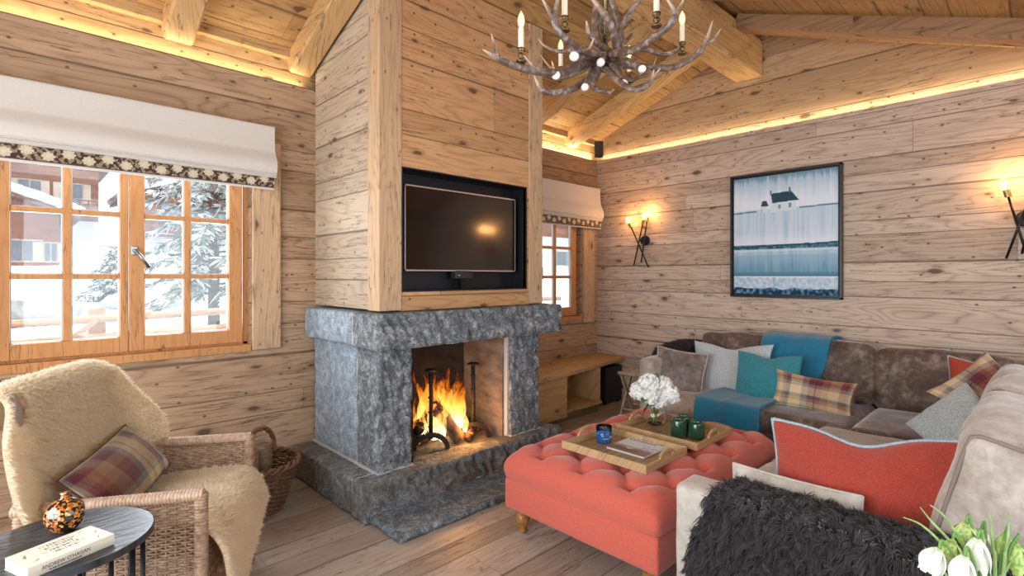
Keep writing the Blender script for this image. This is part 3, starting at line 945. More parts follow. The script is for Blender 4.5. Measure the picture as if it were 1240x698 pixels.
# ------------------------------------------------------------------ wall lamps
BULB = NT('bulb_glow'); BULB.set(Base_Color=(1, .8, .5), Emission_Color=(1, .66, .30), Emission_Strength=14.0); BULB = BULB.m
BULBG = NT('bulb_glass')
_a = BULBG.n('ShaderNodeBsdfTransparent', i_0=(1, .93, .8, 1)); _e = BULBG.n('ShaderNodeEmission', i_0=(1, .68, .32, 1), i_1=2.6)
_m = BULBG.n('ShaderNodeMixShader', i_0=.45, i_1=_a.outputs[0], i_2=_e.outputs[0]); BULBG.link(_m.outputs[0], BULBG.out.inputs[0]); BULBG = BULBG.m
BRASS = noisy('aged_brass', (.25, .17, .07), (.5, .36, .16), 60, .35, .1, metal=.9)
DARKBRONZE = simple('dark_bronze', (.035, .028, .028), .38, .7)
def sconce(loc, lbl, rods):
    r = thing('wall_lamp', lbl, 'wall lamp', loc, 0, 'crossed rod wall lamps on the plank wall')
    m = MB(); M0 = Matrix.Rotation(R(-90), 4, 'Y'); m.M = M0; m.lathe([(.055, 0), (.055, .02), (.05, .026)], 28); m.build('wall_plate', DARKBRONZE, r, smooth=False, bevel=.002)
    m = MB(); m.tube([(-.02, 0, 0), (-.095, 0, 0)], .007, 10); m.sphere((-.095, 0, 0), .015, 12, 8); m.build('arm', DARKBRONZE, r, smooth=True)
    for (a, b) in rods:
        a = Vector(a); b = Vector(b); t = (b - a).normalized()
        m = MB(); m.tube([a, b], .0075, 10); rod = m.build('rod', DARKBRONZE, r, smooth=True)
        m = MB(); m.tube([b - t * .004, b + t * .045], [.019, .021], 16); m.build('lamp_socket', BRASS, rod, smooth=False)
        q = b + t * .045
        pts = [q + t * s for s in (0, .012, .03, .05, .066, .078, .084)]
        m = MB(); m.tube(pts, [.012, .016, .026, .031, .028, .016, .003], 16); m.build('bulb', BULBG, rod, smooth=True)
        m = MB(); m.tube([q + t * s for s in (.01, .03, .055)], [.003, .012, .006], 8); m.build('filament', BULB, rod, smooth=True)
        light('wall_lamp_light', 'POINT', tuple(Vector(loc) + q + t * .05), 6.0, (1, .52, .20), radius=.025)
    return r
sconce((XR, 3.035, 1.777), 'black crossed rod wall lamp with lit bulbs, left of the painting near the corner',
       [((-.10, .115 - .03, -.27), (-.11, -.03, .17)), ((-.085, -.085, -.29), (-.09, .125, .15)), ((-.06, .02, -.24), (-.06, -.05, .20))])
sconce((XR, .105, 1.785), 'black crossed rod wall lamp with lit bulbs at the right edge of the picture',
       [((-.10, .095, -.27), (-.11, -.03, .17)), ((-.085, -.01, -.28), (-.09, .085, .15)), ((-.06, .02, -.24), (-.06, -.05, .20))])

# ------------------------------------------------------------------ corner loudspeaker
sp = thing('corner_speaker', 'small black loudspeaker mounted high in the corner above the cove light', 'speaker', (4.86, 3.60, 2.85))
m = MB(); Mr = Matrix.Rotation(R(40), 4, 'Z') @ Matrix.Rotation(R(12), 4, 'Y')
m.M = Mr
m.box(-.05, .04, -.05, .05, -.085, .085); m.build('cabinet', simple('speaker_black', (.02, .018, .016), .5), sp, bevel=.008)
m = MB(); m.M = Mr; m.box(-.053, -.05, -.043, .043, -.075, .075); m.build('grille', simple('speaker_grille', (.03, .027, .024), .8), sp)
m = MB(); m.tube([(.03, .02, 0), (.10, .075, -.01)], .014, 10); m.box(.06, .10, .06, .1, -.045, .035); m.build('bracket', BLACKMETAL, sp)

# ------------------------------------------------------------------ bench along the window wall
bn = thing('wall_bench', 'honey coloured wooden bench unit with cupboard and open niche below the small window', 'bench', (3.9, 3.4, 0))
def w(m, n, mat=W_bench, **kw): return m.build(n, mat, bn, world=True, **kw)
m = MB(); x0, x1 = 3.11, 4.935
P = [(x0, 3.12), (3.765, 3.135), (x1, 3.30), (x1, 3.68), (x0, 3.68)]
m.add([(a, b, .45) for a, b in P] + [(a, b, .487) for a, b in P], [(4, 3, 2, 1, 0), (5, 6, 7, 8, 9)] + [(i, (i + 1) % 5, (i + 1) % 5 + 5, i + 5) for i in range(5)])
w(m, 'bench_top', bevel=.004)
m = MB()
m.box(3.12, 3.775, 3.16, 3.67, .06, .45)
w(m, 'cabinet_body', bevel=.003)
m = MB(); m.box(3.30, 3.735, 3.145, 3.16, .085, .43); dr = w(m, 'cabinet_door', wood('wood_bench_door', (.52, .32, .14), (.35, .19, .075), KN, 'X', 'Z', None, knots=.8), bevel=.003)
m = MB()
m.box(4.325, 4.352, 3.20, 3.67, .088, .45); m.box(3.775, 4.35, 3.18, 3.67, .088, .115)
w(m, 'open_compartment', bevel=.002)
m = MB(); m.box(3.775, 4.33, 3.60, 3.62, .115, .45); w(m, 'compartment_back', W_left)
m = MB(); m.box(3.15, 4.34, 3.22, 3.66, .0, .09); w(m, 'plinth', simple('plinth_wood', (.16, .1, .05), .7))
sw = thing('subwoofer', 'black cube subwoofer standing on the floor under the bench end', 'subwoofer', (4.74, 3.46, 0))
m = MB(); m.box(-.15, .15, -.15, .15, .02, .40); m.build('cabinet', simple('sub_black', (.012, .012, .014), .45), sw, bevel=.006)
m = MB(); m.box(-.155, -.15, -.13, .13, .05, .38); m.build('grille', simple('sub_grille', (.018, .018, .02), .9), sw)
m = MB()
for a in (-.12, .12):
    for b in (-.12, .12): m.lathe([(.015, 0), (.018, .02)], 10, (a, b, 0))
m.build('feet', BLACKMETAL, sw)
o = MB(); o.tube(catmull([(4.90, 3.38, .2), (4.915, 3.2, .12), (4.92, 3.05, .17), (4.92, 2.9, .05), (4.92, 2.8, .01)], 8), .004, 6)
o = o.build('power_cord', BLACKMETAL, smooth=True); setp(o, 'thin black cable running along the wall from the subwoofer', 'cable')
# wicker ball / cone bundle behind the jamb
o = MB()
rn = random.Random(3)
for k in range(46):
    a = rn.uniform(0, 2 * PI); z = rn.uniform(.04, .26); rr = .055 * math.sin(PI * clamp(z / .30 + .08))+.012
    o.sphere((3.19 + rr * math.cos(a), 2.86 + rr * math.sin(a), .50 + z), .015, 8, 5, (1, 1, .8))
import numpy as np
# ------------------------------------------------------------------ soft shapes
def softbox(m, c, sz, r=.06, puff=.0, wr=.0, n=16, M=None, seed=0, crown=(1, 1, 1)):
    """rounded, slightly bulging cushion; sz full sizes; r corner radius; wr wrinkle size"""
    hx, hy, hz = [k / 2 for k in sz]
    c = Vector(c)
    def f(p):
        p = Vector(p)
        q = Vector((p.x * hx, p.y * hy, p.z * hz))
        i = Vector((clamp(q.x, -hx + r, hx - r) if hx > r else 0, clamp(q.y, -hy + r, hy - r) if hy > r else 0, clamp(q.z, -hz + r, hz - r) if hz > r else 0))
        d = q - i
        if d.length > 1e-6: d = d.normalized() * r
        o = i + d
        b = puff * (1 - min(1, abs(p.x)) ** 2) * (1 - min(1, abs(p.y)) ** 2) * crown[2] * (1 if abs(p.z) > .99 else 0)
        o.z += math.copysign(b, p.z)
        b = puff * (1 - min(1, abs(p.y)) ** 2) * (1 - min(1, abs(p.z)) ** 2) * crown[0] * (1 if abs(p.x) > .99 else 0)
        o.x += math.copysign(b, p.x)
        b = puff * (1 - min(1, abs(p.x)) ** 2) * (1 - min(1, abs(p.z)) ** 2) * crown[1] * (1 if abs(p.y) > .99 else 0)
        o.y += math.copysign(b, p.y)
        if wr:
            e = max(abs(p.x), abs(p.y), abs(p.z))
            o += Vector((n3(o.x * 7 + seed, o.y * 7, o.z * 7), n3(o.x * 7, o.y * 7 + seed, o.z * 7 + 9), n3(o.x * 7 + 4, o.y * 7, o.z * 7 + seed))) * wr
        if M: o = M @ o
        return o + c
    nx = max(4, int(sz[0] / .035)); ny = max(4, int(sz[1] / .035)); nz = max(4, int(sz[2] / .035))
    nx, ny, nz = min(nx, 40), min(ny, 40), min(nz, 40)
    s = lambda t: math.sin((t * 2 - 1) * PI / 2)
    for (k, fl) in ((-1, True), (1, False)):
        m.grid(lambda u, v: f((s(u), s(v), k)), nx, ny, flip=fl)
        m.grid(lambda u, v: f((s(u), k, s(v))), nx, nz, flip=not fl)
        m.grid(lambda u, v: f((k, s(u), s(v))), ny, nz, flip=fl)
    return m

def frame_M(phi, tilt, roll=0):
    Z = Vector((math.cos(phi) * math.cos(tilt), math.sin(phi) * math.cos(tilt), math.sin(tilt)))
    X = Vector((-math.sin(phi), math.cos(phi), 0))
    Y = Z.cross(X)
    M = Matrix((X, Y, Z)).transposed()
    return (M @ Matrix.Rotation(roll, 3, 'Z')).to_4x4()

def pillow(name, label, w, h, t, c, phi, tilt, roll=0, mat=None, colf=None, pin=.07, chop=0, wr=.008, piping=None, prad=.005, seed=0, backmat=None, nu=44, ear=.0, cat='cushion', fringe=None, bend=0, fold=0):
    """square-cut scatter cushion standing at c (its centre); phi = direction it faces, tilt = leaning back"""
    r = thing(name, label, cat, c)
    M = frame_M(phi, tilt, roll)
    nv = max(12, int(nu * h / w))
    def sh(u, v, side):
        uu = u * 2 - 1; vv = v * 2 - 1
        uu = math.sin(uu * PI / 2) ; vv = math.sin(vv * PI / 2)
        x = uu * w / 2 * (1 - pin * (1 - vv * vv)); y = vv * h / 2 * (1 - pin * 1.2 * (1 - uu * uu))
        cr = (uu * uu * vv * vv)
        x += ear * cr * math.copysign(1, uu); y += ear * cr * math.copysign(1, vv)
        pr = max(0, (1 - uu ** 2) * (1 - vv ** 2)) ** .46
        z = side * t / 2 * pr
        if chop: y -= chop * math.exp(-(uu / .38) ** 2) * smooth(-.6, 1, vv); z *= 1 - .35 * math.exp(-(uu / .30) ** 2) * smooth(-.2, 1, vv)
        k = min(1, pr * 1.6 + .15)
        d = n3(x * 9 + seed, y * 9, side * 3) * wr * k
        # radiating creases from corners
        d += wr * .7 * k * math.sin(6 * math.atan2(abs(vv) + .02, abs(uu) + .02) * 2 + 3 * n3(x * 5, y * 5, seed)) * smooth(.5, 1.2, abs(uu) + abs(vv) - .2) * .6
        z += side * d
        if fold: z += side * fold * k * (abs(math.sin(4.2 * uu + 1.7 * vv + 2 * n3(x * 3, y * 3, seed + 2))) ** .5 - .6) * (.4 + .6 * (1 - vv) / 2)
        z += bend * (uu * uu)
        return M @ Vector((x, y, z))
    m = MB()
    cf = (lambda u, v: colf(u, v)) if colf else None
    m.grid(lambda u, v: sh(u, v, 1), nu, nv, col=cf)
    if not backmat: m.grid(lambda u, v: sh(u, v, -1), nu, nv, flip=True, col=cf)
    m.build('cushion_cover', mat, r, smooth=True)
    if backmat:
        m = MB(); m.grid(lambda u, v: sh(u, v, -1), nu, nv, flip=True); m.build('cushion_back', backmat, r, smooth=True)
    if piping:
        pts = [sh(i / 24, 0, 1) for i in range(24)] + [sh(1, i / 16, 1) for i in range(16)] + [sh(1 - i / 24, 1, 1) for i in range(24)] + [sh(0, 1 - i / 16, 1) for i in range(16)]
        m = MB(); m.tube(pts, prad, 8, closed=True); m.build('piping', piping, r, smooth=True)
    if fringe:
        m = MB(); rn = random.Random(seed)
        for i in range(70):
            a = sh(1, i / 70, 1); b = a + M.to_3x3() @ Vector((.018 + rn.uniform(0, .012), rn.uniform(-.006, .006), rn.uniform(-.006, .006)))
            m.tube([a, (a + b) / 2 + Vector((0, 0, -.002)), b], [.002, .002, .001], 4)
        m.build('fringe', fringe, r, smooth=True)['kind'] = 'stuff'
    return r

# ------------------------------------------------------------------ fur
def fur_obj(name, mat, S, n, length, width, parent=None, cfn=None, clump=.02, lean=.5, dirv=(0, 0, -1), grav=.35, seed=0, skin=None, region=None, lenfn=None, world=False):
    """dense pile over the surface S(u,v); each lock is a thin tapering blade"""
    rg = np.random.default_rng(seed)
    NU = 60; NV = 60
    G = np.array([[tuple(S(i / NU, j / NV)) for i in range(NU + 1)] for j in range(NV + 1)])
    dU = np.gradient(G, axis=1); dV = np.gradient(G, axis=0)
    NN = np.cross(dU, dV); NN /= (np.linalg.norm(NN, axis=2, keepdims=True) + 1e-12)
    area = np.linalg.norm(np.cross(dU, dV), axis=2)[:-1, :-1].ravel(); area /= area.sum()
    if region is not None:
        keep = np.array([[1.0 if region((i + .5) / NU, (j + .5) / NV) else 0.0 for i in range(NU)] for j in range(NV)]).ravel()
        area = area * keep; area /= area.sum()
    cell = rg.choice(len(area), n, p=area)
    ci = cell % NU; cj = cell // NU
    fu = rg.random(n); fv = rg.random(n)
    def samp(A):
        a = A[cj, ci] * ((1 - fu) * (1 - fv))[:, None] + A[cj, ci + 1] * (fu * (1 - fv))[:, None] + A[cj + 1, ci] * ((1 - fu) * fv)[:, None] + A[cj + 1, ci + 1] * (fu * fv)[:, None]
        return a
    P = samp(G); N = samp(NN); N /= np.linalg.norm(N, axis=1, keepdims=True)
    # locks
    key = np.floor(P / clump + rg.random(3)).astype(np.int64)
    _, inv = np.unique(key, axis=0, return_inverse=True); inv = inv.ravel()
    nc = inv.max() + 1
    cnt = np.bincount(inv, minlength=nc)[:, None]
    cen = np.stack([np.bincount(inv, P[:, k], nc) for k in range(3)], 1) / cnt
    cdir = rg.normal(size=(nc, 3)); ctone = rg.random(nc); clen = .75 + .5 * rg.random(nc)
    dv = np.array(dirv, float)
    D = N + lean * (cdir[inv] * .55 + dv[None, :]) + rg.normal(size=(n, 3)) * .12
    D -= N * np.minimum(0, (D * N).sum(1))[:, None] * 1.2
    D /= np.linalg.norm(D, axis=1, keepdims=True)
    L = length * clen[inv] * (.7 + .5 * rg.random(n))
    if lenfn is not None: L = L * lenfn(P)
    tipc = cen[inv] + D * L[:, None]
    tip0 = P + D * L[:, None]
    tip = tip0 * .55 + tipc * .45
    tip[:, 2] -= grav * L * .5
    mid = P + (N * .6 + D * .4) * (L * .5)[:, None]
    T = np.cross(D, rg.normal(size=(n, 3))); T /= np.linalg.norm(T, axis=1, keepdims=True)
    W = width * (.7 + .6 * rg.random(n))[:, None]
    V = np.stack([P - T * W / 2, P + T * W / 2, mid + T * W / 2, mid - T * W / 2, tip], 1).reshape(-1, 3)
    b = np.arange(n) * 5
    q = np.stack([b, b + 1, b + 2, b + 3], 1); tr = np.stack([b + 3, b + 2, b + 4], 1)
    me = bpy.data.meshes.new(name)
    # skin under the pile
    sv = G[::2, ::2].reshape(-1, 3); w = NU // 2 + 1; h = NV // 2 + 1
    sq = []
    for j in range(h - 1):
        for i in range(w - 1):
            if region is None or region((2 * i + 1) / NU, (2 * j + 1) / NV): sq.append((j * w + i, j * w + i + 1, (j + 1) * w + i + 1, (j + 1) * w + i))
    sq = np.array(sq)
    off = len(V)
    allv = np.vstack([V, sv]); nq = len(q); ntr = len(tr); ns = len(sq)
    loops = np.concatenate([q.ravel(), tr.ravel(), (sq + off).ravel()]).astype(np.int32)
    ls = np.concatenate([np.arange(nq) * 4, nq * 4 + np.arange(ntr) * 3, nq * 4 + ntr * 3 + np.arange(ns) * 4]).astype(np.int32)
    lt = np.concatenate([np.full(nq, 4), np.full(ntr, 3), np.full(ns, 4)]).astype(np.int32)
    me.vertices.add(len(allv)); me.vertices.foreach_set('co', allv.astype(np.float32).ravel())
    me.loops.add(len(loops)); me.loops.foreach_set('vertex_index', loops)
    me.polygons.add(len(ls)); me.polygons.foreach_set('loop_start', ls); me.polygons.foreach_set('loop_total', lt)
    me.update(calc_edges=True); me.validate()
    tone = ctone[inv] * .6 + rg.random(n) * .4
    base, tipcol = cfn
    base = np.array(base); tipcol = np.array(tipcol)
    cb = base[None, :] * ((.6 + .6 * tone) if base.max() < .5 else (.9 + .15 * tone))[:, None]; ct = base[None, :] * (1 - tone)[:, None] + tipcol[None, :] * tone[:, None]
    C = np.stack([cb, cb, (cb + ct) / 2, (cb + ct) / 2, ct], 1).reshape(-1, 3)
    C = np.vstack([C, np.tile(base * .8, (len(sv), 1))]); C = np.hstack([C, np.ones((len(C), 1))])
    at = me.color_attributes.new('Col', 'FLOAT_COLOR', 'POINT'); at.data.foreach_set('color', C.astype(np.float32).ravel())
    me.polygons.foreach_set('use_smooth', [True] * len(me.polygons))
    me.materials.append(mat)
    o = bpy.data.objects.new(name, me); COL.objects.link(o)
    if parent:
        o.parent = parent
        if world: o.matrix_parent_inverse = Matrix.Translation(parent.location).inverted()
    return o

def patch(rows):
    """smooth surface through a net of control points; u along a row, v down the rows"""
    R_ = [[Vector(p) for p in r] for r in rows]
    def cr(P, t):
        n = len(P) - 1; x = t * n; i = min(int(x), n - 1); f = x - i
        a = P[i - 1] if i > 0 else P[0] * 2 - P[1]
        b, c = P[i], P[i + 1]
        d = P[i + 2] if i + 2 <= n else P[n] * 2 - P[n - 1]
        return 0.5 * ((2 * b) + (c - a) * f + (2 * a - 5 * b + 4 * c - d) * f * f + (3 * b - a - 3 * c + d) * f ** 3)
    return lambda u, v: cr([cr(r, u) for r in R_], v)

FURMAT = vcol('fur', .75, sheen=.3)
t = NT('cream_fleece'); _a = t.n('ShaderNodeVertexColor', layer_name='Col')
_d = t.n('ShaderNodeBsdfDiffuse', i_Color=_a.outputs[0]); _t = t.n('ShaderNodeBsdfTranslucent', i_Color=_a.outputs[0])
t.link(t.n('ShaderNodeMixShader', i_0=.5, i_1=_d.outputs[0], i_2=_t.outputs[0]).outputs[0], t.out.inputs[0]); FLEECE = t.m

# ------------------------------------------------------------------ sofa
def velvet(name, dark, mid, pale, sheen=.7):
    t = NT(name); v = t.objv()
    a = t.noise(v, 5, 4, .65, .8); b = t.noise(v, 26, 4, .7, .4)
    f = t.math('ADD', t.math('MULTIPLY', a, .6), t.math('MULTIPLY', b, .4))
    t.set(Base_Color=t.ramp(f, [(.36, dark), (.5, mid), (.64, pale)]), Roughness=.55, Sheen_Weight=sheen, Sheen_Roughness=.35)
    t.b.inputs['Specular IOR Level'].default_value = .2
    t.bump(b, .25, .006)
    return t.m
VELV = velvet('taupe_velvet', (.075, .048, .036), (.14, .097, .075), (.32, .25, .205))  # pale streaks: brushed nap marks, plus sheen painted into the colour
VELP = velvet('taupe_velvet_lit', (.30, .245, .20), (.42, .36, .31), (.58, .52, .46), .4)  # same taupe velvet where light falls, painted in as a paler colour
VELA = velvet('stone_velvet', (.36, .32, .27), (.46, .42, .365), (.54, .50, .44), .3)
SEAM = simple('velvet_piping', (.22, .17, .14), .8)
SF = thing('corner_sofa', 'large L shaped taupe velvet corner sofa along the plank wall', 'sofa', (4.2, .9, 0))
def sf(m, n, mat, sm=True, **kw): return m.build(n, mat, SF, smooth=sm, world=True, weld=True, **kw)
m = MB(); softbox(m, (4.38, .85, .17), (1.0, 2.9, .22), .03, wr=.003); sf(m, 'base', VELV)
m = MB(); softbox(m, (2.94, .28, .17), (1.9, 1.46, .22), .03, wr=.003); sf(m, 'base', VELA)
# seat cushions
for i, (y0, y1) in enumerate(((1.58, 2.30), (.90, 1.575), (.16, .895))):
    m = MB(); softbox(m, (4.26, (y0 + y1) / 2, .345), (.86, y1 - y0, .16), .045, .018, .006, seed=i * 3); sf(m, 'seat_cushion', VELV if i else VELP)
for i, (x0, x1) in enumerate(((2.0, 2.90), (2.905, 3.82))):
    m = MB(); softbox(m, ((x0 + x1) / 2, .58, .345), (x1 - x0, .92, .16), .045, .018, .006, seed=i * 3 + 20); sf(m, 'seat_cushion', VELP)
# back cushions along the wall
for i, (y0, y1, zt) in enumerate(((1.56, 2.26, .86), (.915, 1.555, .865), (.13, .905, .85), (-.45, .12, .84))):
    m = MB(); Mt = Matrix.Rotation(R(9), 4, 'Y')
    softbox(m, (4.71, (y0 + y1) / 2, (.41 + zt) / 2), (.22, y1 - y0, zt - .41), .055, .028, .012, M=Mt, seed=i * 5); sf(m, 'back_cushion', VELV)
m = MB(); softbox(m, (4.87, .95, .44), (.12, 3.0, .66), .03, wr=.002); sf(m, 'back_frame', VELV)
# back cushions of the wing; box shaped with piped edges
for i, (x0, x1) in enumerate(((2.05, 2.93), (2.94, 3.85))):
    Mt = Matrix.Rotation(R(-14), 4, 'X') if False else Matrix.Rotation(R(14), 4, 'X')
    m = MB(); softbox(m, ((x0 + x1) / 2, .10, .665), (x1 - x0, .27, .50), .05, .03, .014, M=Mt, seed=i * 7 + 3); bc = sf(m, 'back_cushion', VELP)
    m = MB()
    for xs in (x0 + .010, x1 - .010):
        m = MB(); pts = []
        for k in range(64):
            a = 2 * PI * k / 64; ca, sa = math.cos(a), math.sin(a)
            q = (abs(ca) ** 16 + abs(sa) ** 16) ** (-1 / 16)
            pts.append(Vector(((x0 + x1) / 2, .10, .665)) + Mt @ Vector((xs - (x0 + x1) / 2, ca * q * .135 * .915, sa * q * .25 * .965)))
        m.tube(pts, .0065, 8, closed=True)
        m.build('piping', SEAM, SF, smooth=True, world=True)
m = MB(); softbox(m, (2.94, -.30, .42), (1.86, .30, .72), .05, wr=.003); sf(m, 'back_frame', VELP)
# arms
m = MB(); softbox(m, (1.925, .29, .33), (.155, 1.44, .535), .028, .004, .003); sf(m, 'arm', VELA)
m = MB(); softbox(m, (4.36, 2.375, .36), (.98, .145, .66), .035, .006, .004); sf(m, 'arm', VELP)
m = MB()
for (x, y) in ((1.95, .9), (1.95, -.35), (3.95, 2.35), (4.8, 2.35)): m.box(x - .03, x + .03, y - .03, y + .03, 0, .07)
for (x, y) in ((1.95, .9), (1.95, -.35), (3.95, 2.35), (4.8, 2.35), (3.95, -.5)):
    m = MB(); m.lathe([(.022, 0), (.03, .07)], 12, (x, y, 0)); sf(m, 'foot', BLACKMETAL, False)

# cushion standing inside the near arm, its top edge shows above the arm
pillow('scatter_cushion', 'pale velvet cushion showing its top edge just behind the near sofa arm', .44, .34, .12, (2.075, .66, .475), R(180), R(4), 0, VELA, pin=.03, piping=VELA, seed=4)

# ------------------------------------------------------------------ scatter cushions
PLA = [s2l((130, 70, 64)), s2l((226, 206, 166)), s2l((142, 142, 136)), s2l((180, 148, 120)), s2l((112, 52, 64)), s2l((228, 212, 176)), s2l((104, 112, 118)), s2l((158, 98, 76))]
def plaid(sx, sy, ox=0, oy=0, sat=1.0, pal=PLA):
    def band(t, off):
        t = (t + off) % 1.0
        stops = [(.0, 0), (.12, 2), (.17, 1), (.34, 3), (.40, 6), (.46, 1), (.60, 2), (.66, 4), (.80, 7), (.88, 3), (1.01, 0)]
        for k in range(len(stops) - 1):
            if t < stops[k + 1][0]: return pal[stops[k][1]]
        return pal[0]
    def f(u, v):
        a = band(u * sx, ox); b = band(v * sy, oy)
        tw = .5 + .5 * math.copysign(1, math.sin((u * 40 + v * 40) * 9))
        c = mix3(a, b, .5 + .12 * (tw - .5))
        for (q, s, o) in ((u, sx, ox), (v, sy, oy)):
            d = (q * s + o + .27) % .5
            if d < .012: c = mix3(c, s2l((60, 40, 60)), .55)
        return c
    return f
PLAIDM = vcol('plaid_wool', .9, 420, .35, sheen=.2)
CORAL = fabric('coral_wool', (.46, .072, .045), (.27, .036, .024), 330, .92, .9, .25, .003)
CORALF = fabric('coral_plain', (.44, .075, .035), (.36, .055, .028), 500, .9, .3, .2)
TEALF = fabric('teal_boucle', (.07, .36, .42), (.02, .15, .21), 230, .92, .9, .3, .003)
t = NT('pale_blue_weave'); v = t.objv(); sp_ = t.n('ShaderNodeSeparateXYZ', i_0=v)
wv = t.math('MULTIPLY', t.math('SINE', t.math('MULTIPLY', sp_.outputs['Y'], 520)), t.math('SINE', t.math('MULTIPLY', sp_.outputs['Z'], 520)))
nn = t.noise(v, 90, 3, .7)
t.set(Base_Color=t.ramp(t.math('ADD', t.math('MULTIPLY', wv, .25), nn), [(.3, (.30, .42, .47)), (.55, (.56, .68, .73)), (.75, (.74, .82, .85))]), Roughness=.9, Sheen_Weight=.2)
t.bump(wv, .5, .002); PALEB = t.m
t = NT('pale_grey_rib'); v = t.objv(); sp_ = t.n('ShaderNodeSeparateXYZ', i_0=v)
wv = t.math('SINE', t.math('MULTIPLY', sp_.outputs['Y'], 420)); nn = t.noise(v, 120, 3, .7)
t.set(Base_Color=t.ramp(t.math('ADD', t.math('MULTIPLY', wv, .12), nn), [(.3, (.36, .43, .46)), (.65, (.66, .73, .76))]), Roughness=.9, Sheen_Weight=.2)
t.bump(wv, .5, .003); PALEG = t.m
LBL = fabric('light_blue_cord', (.42, .55, .60), (.2, .32, .38), 260, .9, .6)

pillow('scatter_cushion', 'grey-taupe velvet cushion at the far left end of the sofa beside the dark sheepskin', .40, .38, .15, (4.08, 2.185, .565), R(196), R(16), R(-6), velvet('grey_velvet', (.12, .095, .085), (.20, .165, .15), (.34, .29, .265), .6), pin=.03, piping=VELP, prad=.009, seed=11, wr=.012, ear=.01)
pillow('scatter_cushion', 'large pale grey ribbed cushion between the velvet cushion and the teal one', .64, .46, .17, (4.36, 1.87, .60), R(184), R(20), R(2), PALEG, pin=.07, chop=.035, seed=21, ear=.01)
pillow('scatter_cushion', 'teal woven square cushion in the middle of the sofa', .47, .42, .16, (4.22, 1.52, .59), R(186), R(20), R(0), TEALF, pin=.06, chop=.03, seed=31, ear=.0)
pillow('scatter_cushion', 'small oblong plaid cushion with red border right of the teal cushion', .50, .255, .13, (4.17, 1.19, .535), R(186), R(18), R(-5), PLAIDM, colf=plaid(1.2, .9, .10, .05), pin=.05, seed=41, fringe=fabric('fringe', (.2, .1, .06)), ear=.012, nu=90)
pillow('scatter_cushion', 'coral cushion with pale piping at the right, against the sofa back', .46, .46, .15, (4.38, .235, .615), R(172), R(14), R(-2), CORALF, pin=.05, piping=LBL, prad=.006, seed=51, ear=.02)
pillow('scatter_cushion', 'plaid cushion in red, ochre and grey leaning on the right end of the sofa back', .36, .34, .14, (3.84, .235, .75), R(165), R(36), R(-34), PLAIDM, colf=plaid(1.1, 1.1, .3, .12), pin=.06, seed=61, ear=.02, nu=80)
pillow('scatter_cushion', 'coral cushion edge showing beneath the pale blue woven cushion', .42, .40, .12, (3.74, .235, .60), R(142), R(26), R(-14), CORALF, pin=.05, seed=71)
pillow('scatter_cushion', 'pale blue woven cushion lying in front of the coral one in the sofa corner', .42, .38, .15, (3.60, .315, .60), R(150), R(38), R(-28), PALEB, pin=.06, chop=.045, seed=81, ear=.0)
pillow('scatter_cushion', 'big coral wool cushion with light blue cord on the near sofa arm', .62, .46, .20, (2.235, .47, .60), R(181), R(12), R(4), CORAL, pin=.07, chop=.045, piping=LBL, prad=.008, seed=91, wr=.014, fold=.016, ear=.0, nu=60)

# ------------------------------------------------------------------ blue throw: over the back, down behind the cushions, across the seat
THROW = fabric('blue_throw_wool', (.035, .26, .42), (.015, .14, .26), 260, .95, .9, .4, .003)
yb0, yb1 = 1.70, 1.19; ys0, ys1 = 1.90, 1.42
rows = []
prof = [(4.90, .70, 0), (4.89, .86, 0), (4.80, .905, 0), (4.66, .895, 0), (4.59, .84, .0), (4.555, .68, .1), (4.52, .52, .4), (4.40, .468, .7), (4.15, .465, .9), (3.92, .458, 1), (3.815, .44, 1), (3.79, .34, 1), (3.785, .26, 1)]
rn = random.Random(4)
for (x, z, k) in prof:
    a = lerp(yb0, ys0, k); b = lerp(yb1, ys1, k)
    rows.append([(x - .008 * math.sin(i * 1.9 + k * 2), lerp(a, b, i / 6) + .012 * n3(i, x * 4, 3), z + .006 * math.sin(i * 2.3 + x * 5)) for i in range(7)])
S = patch(rows)
m = MB(); m.grid(S, 40, 110, flip=False)
thr = m.build('throw', THROW, smooth=True)
so = thr.modifiers.new('solid', 'SOLIDIFY'); so.thickness = .012; so.offset = 0
setp(thr, 'blue wool throw hanging over the sofa back and across the seat edge', 'throw')
m = MB()
for k in range(90):
    v = k / 90
    p = S(1, v); q = p + Vector((rn.uniform(-.004, .004), -.024 - rn.uniform(0, .01), rn.uniform(-.012, .004)))
    m.tube([p, (p + q) / 2, q], [.0025, .002, .001], 4)
m.build('fringe', THROW, thr, smooth=True)['kind'] = 'stuff'

# ------------------------------------------------------------------ dark sheepskins
# near arm
def arm_skin(u, v):
    # u: along the arm, v: inner side -> top -> outer side down
    y = lerp(.90, -.12, u)
    s = v
    e = .0
    if s < .16: x = 2.012; z = lerp(.48, .585, s / .16)
    elif s < .40:
        a = (s - .16) / .24; x = lerp(2.012, 1.838, a); z = .602 + .014 * math.sin(PI * a)
    else:
        a = (s - .40) / .60; x = 1.832 - .008 * math.sin(a * 3); z = lerp(.590, .04, a)
    # rounded, slightly irregular outline
    y += (u < .5) * (.5 - u) * 2 * (.045 * smooth(.35, .75, s)) + .008 * n3(s * 5, u * 3)
    x += .004 * n3(y * 12, s * 9, 2)
    return Vector((x, y, z))
def arm_region(u, v):
    du = u; 
    if v < .55 and u < .09 * (1 - v / .55) ** .6: return False
    return True
o = fur_obj('sheepskin_throw', FURMAT, lambda u, v: arm_skin(u, 1 - v), 60000, .042, .0026, cfn=((.013, .009, .010), (.10, .082, .088)), clump=.02, lean=.75, dirv=(-.15, .25, -.45), grav=.45, seed=3, region=lambda u, v: arm_region(u, 1 - v))
setp(o, 'long haired dark brown sheepskin draped over the near sofa arm', 'sheepskin')
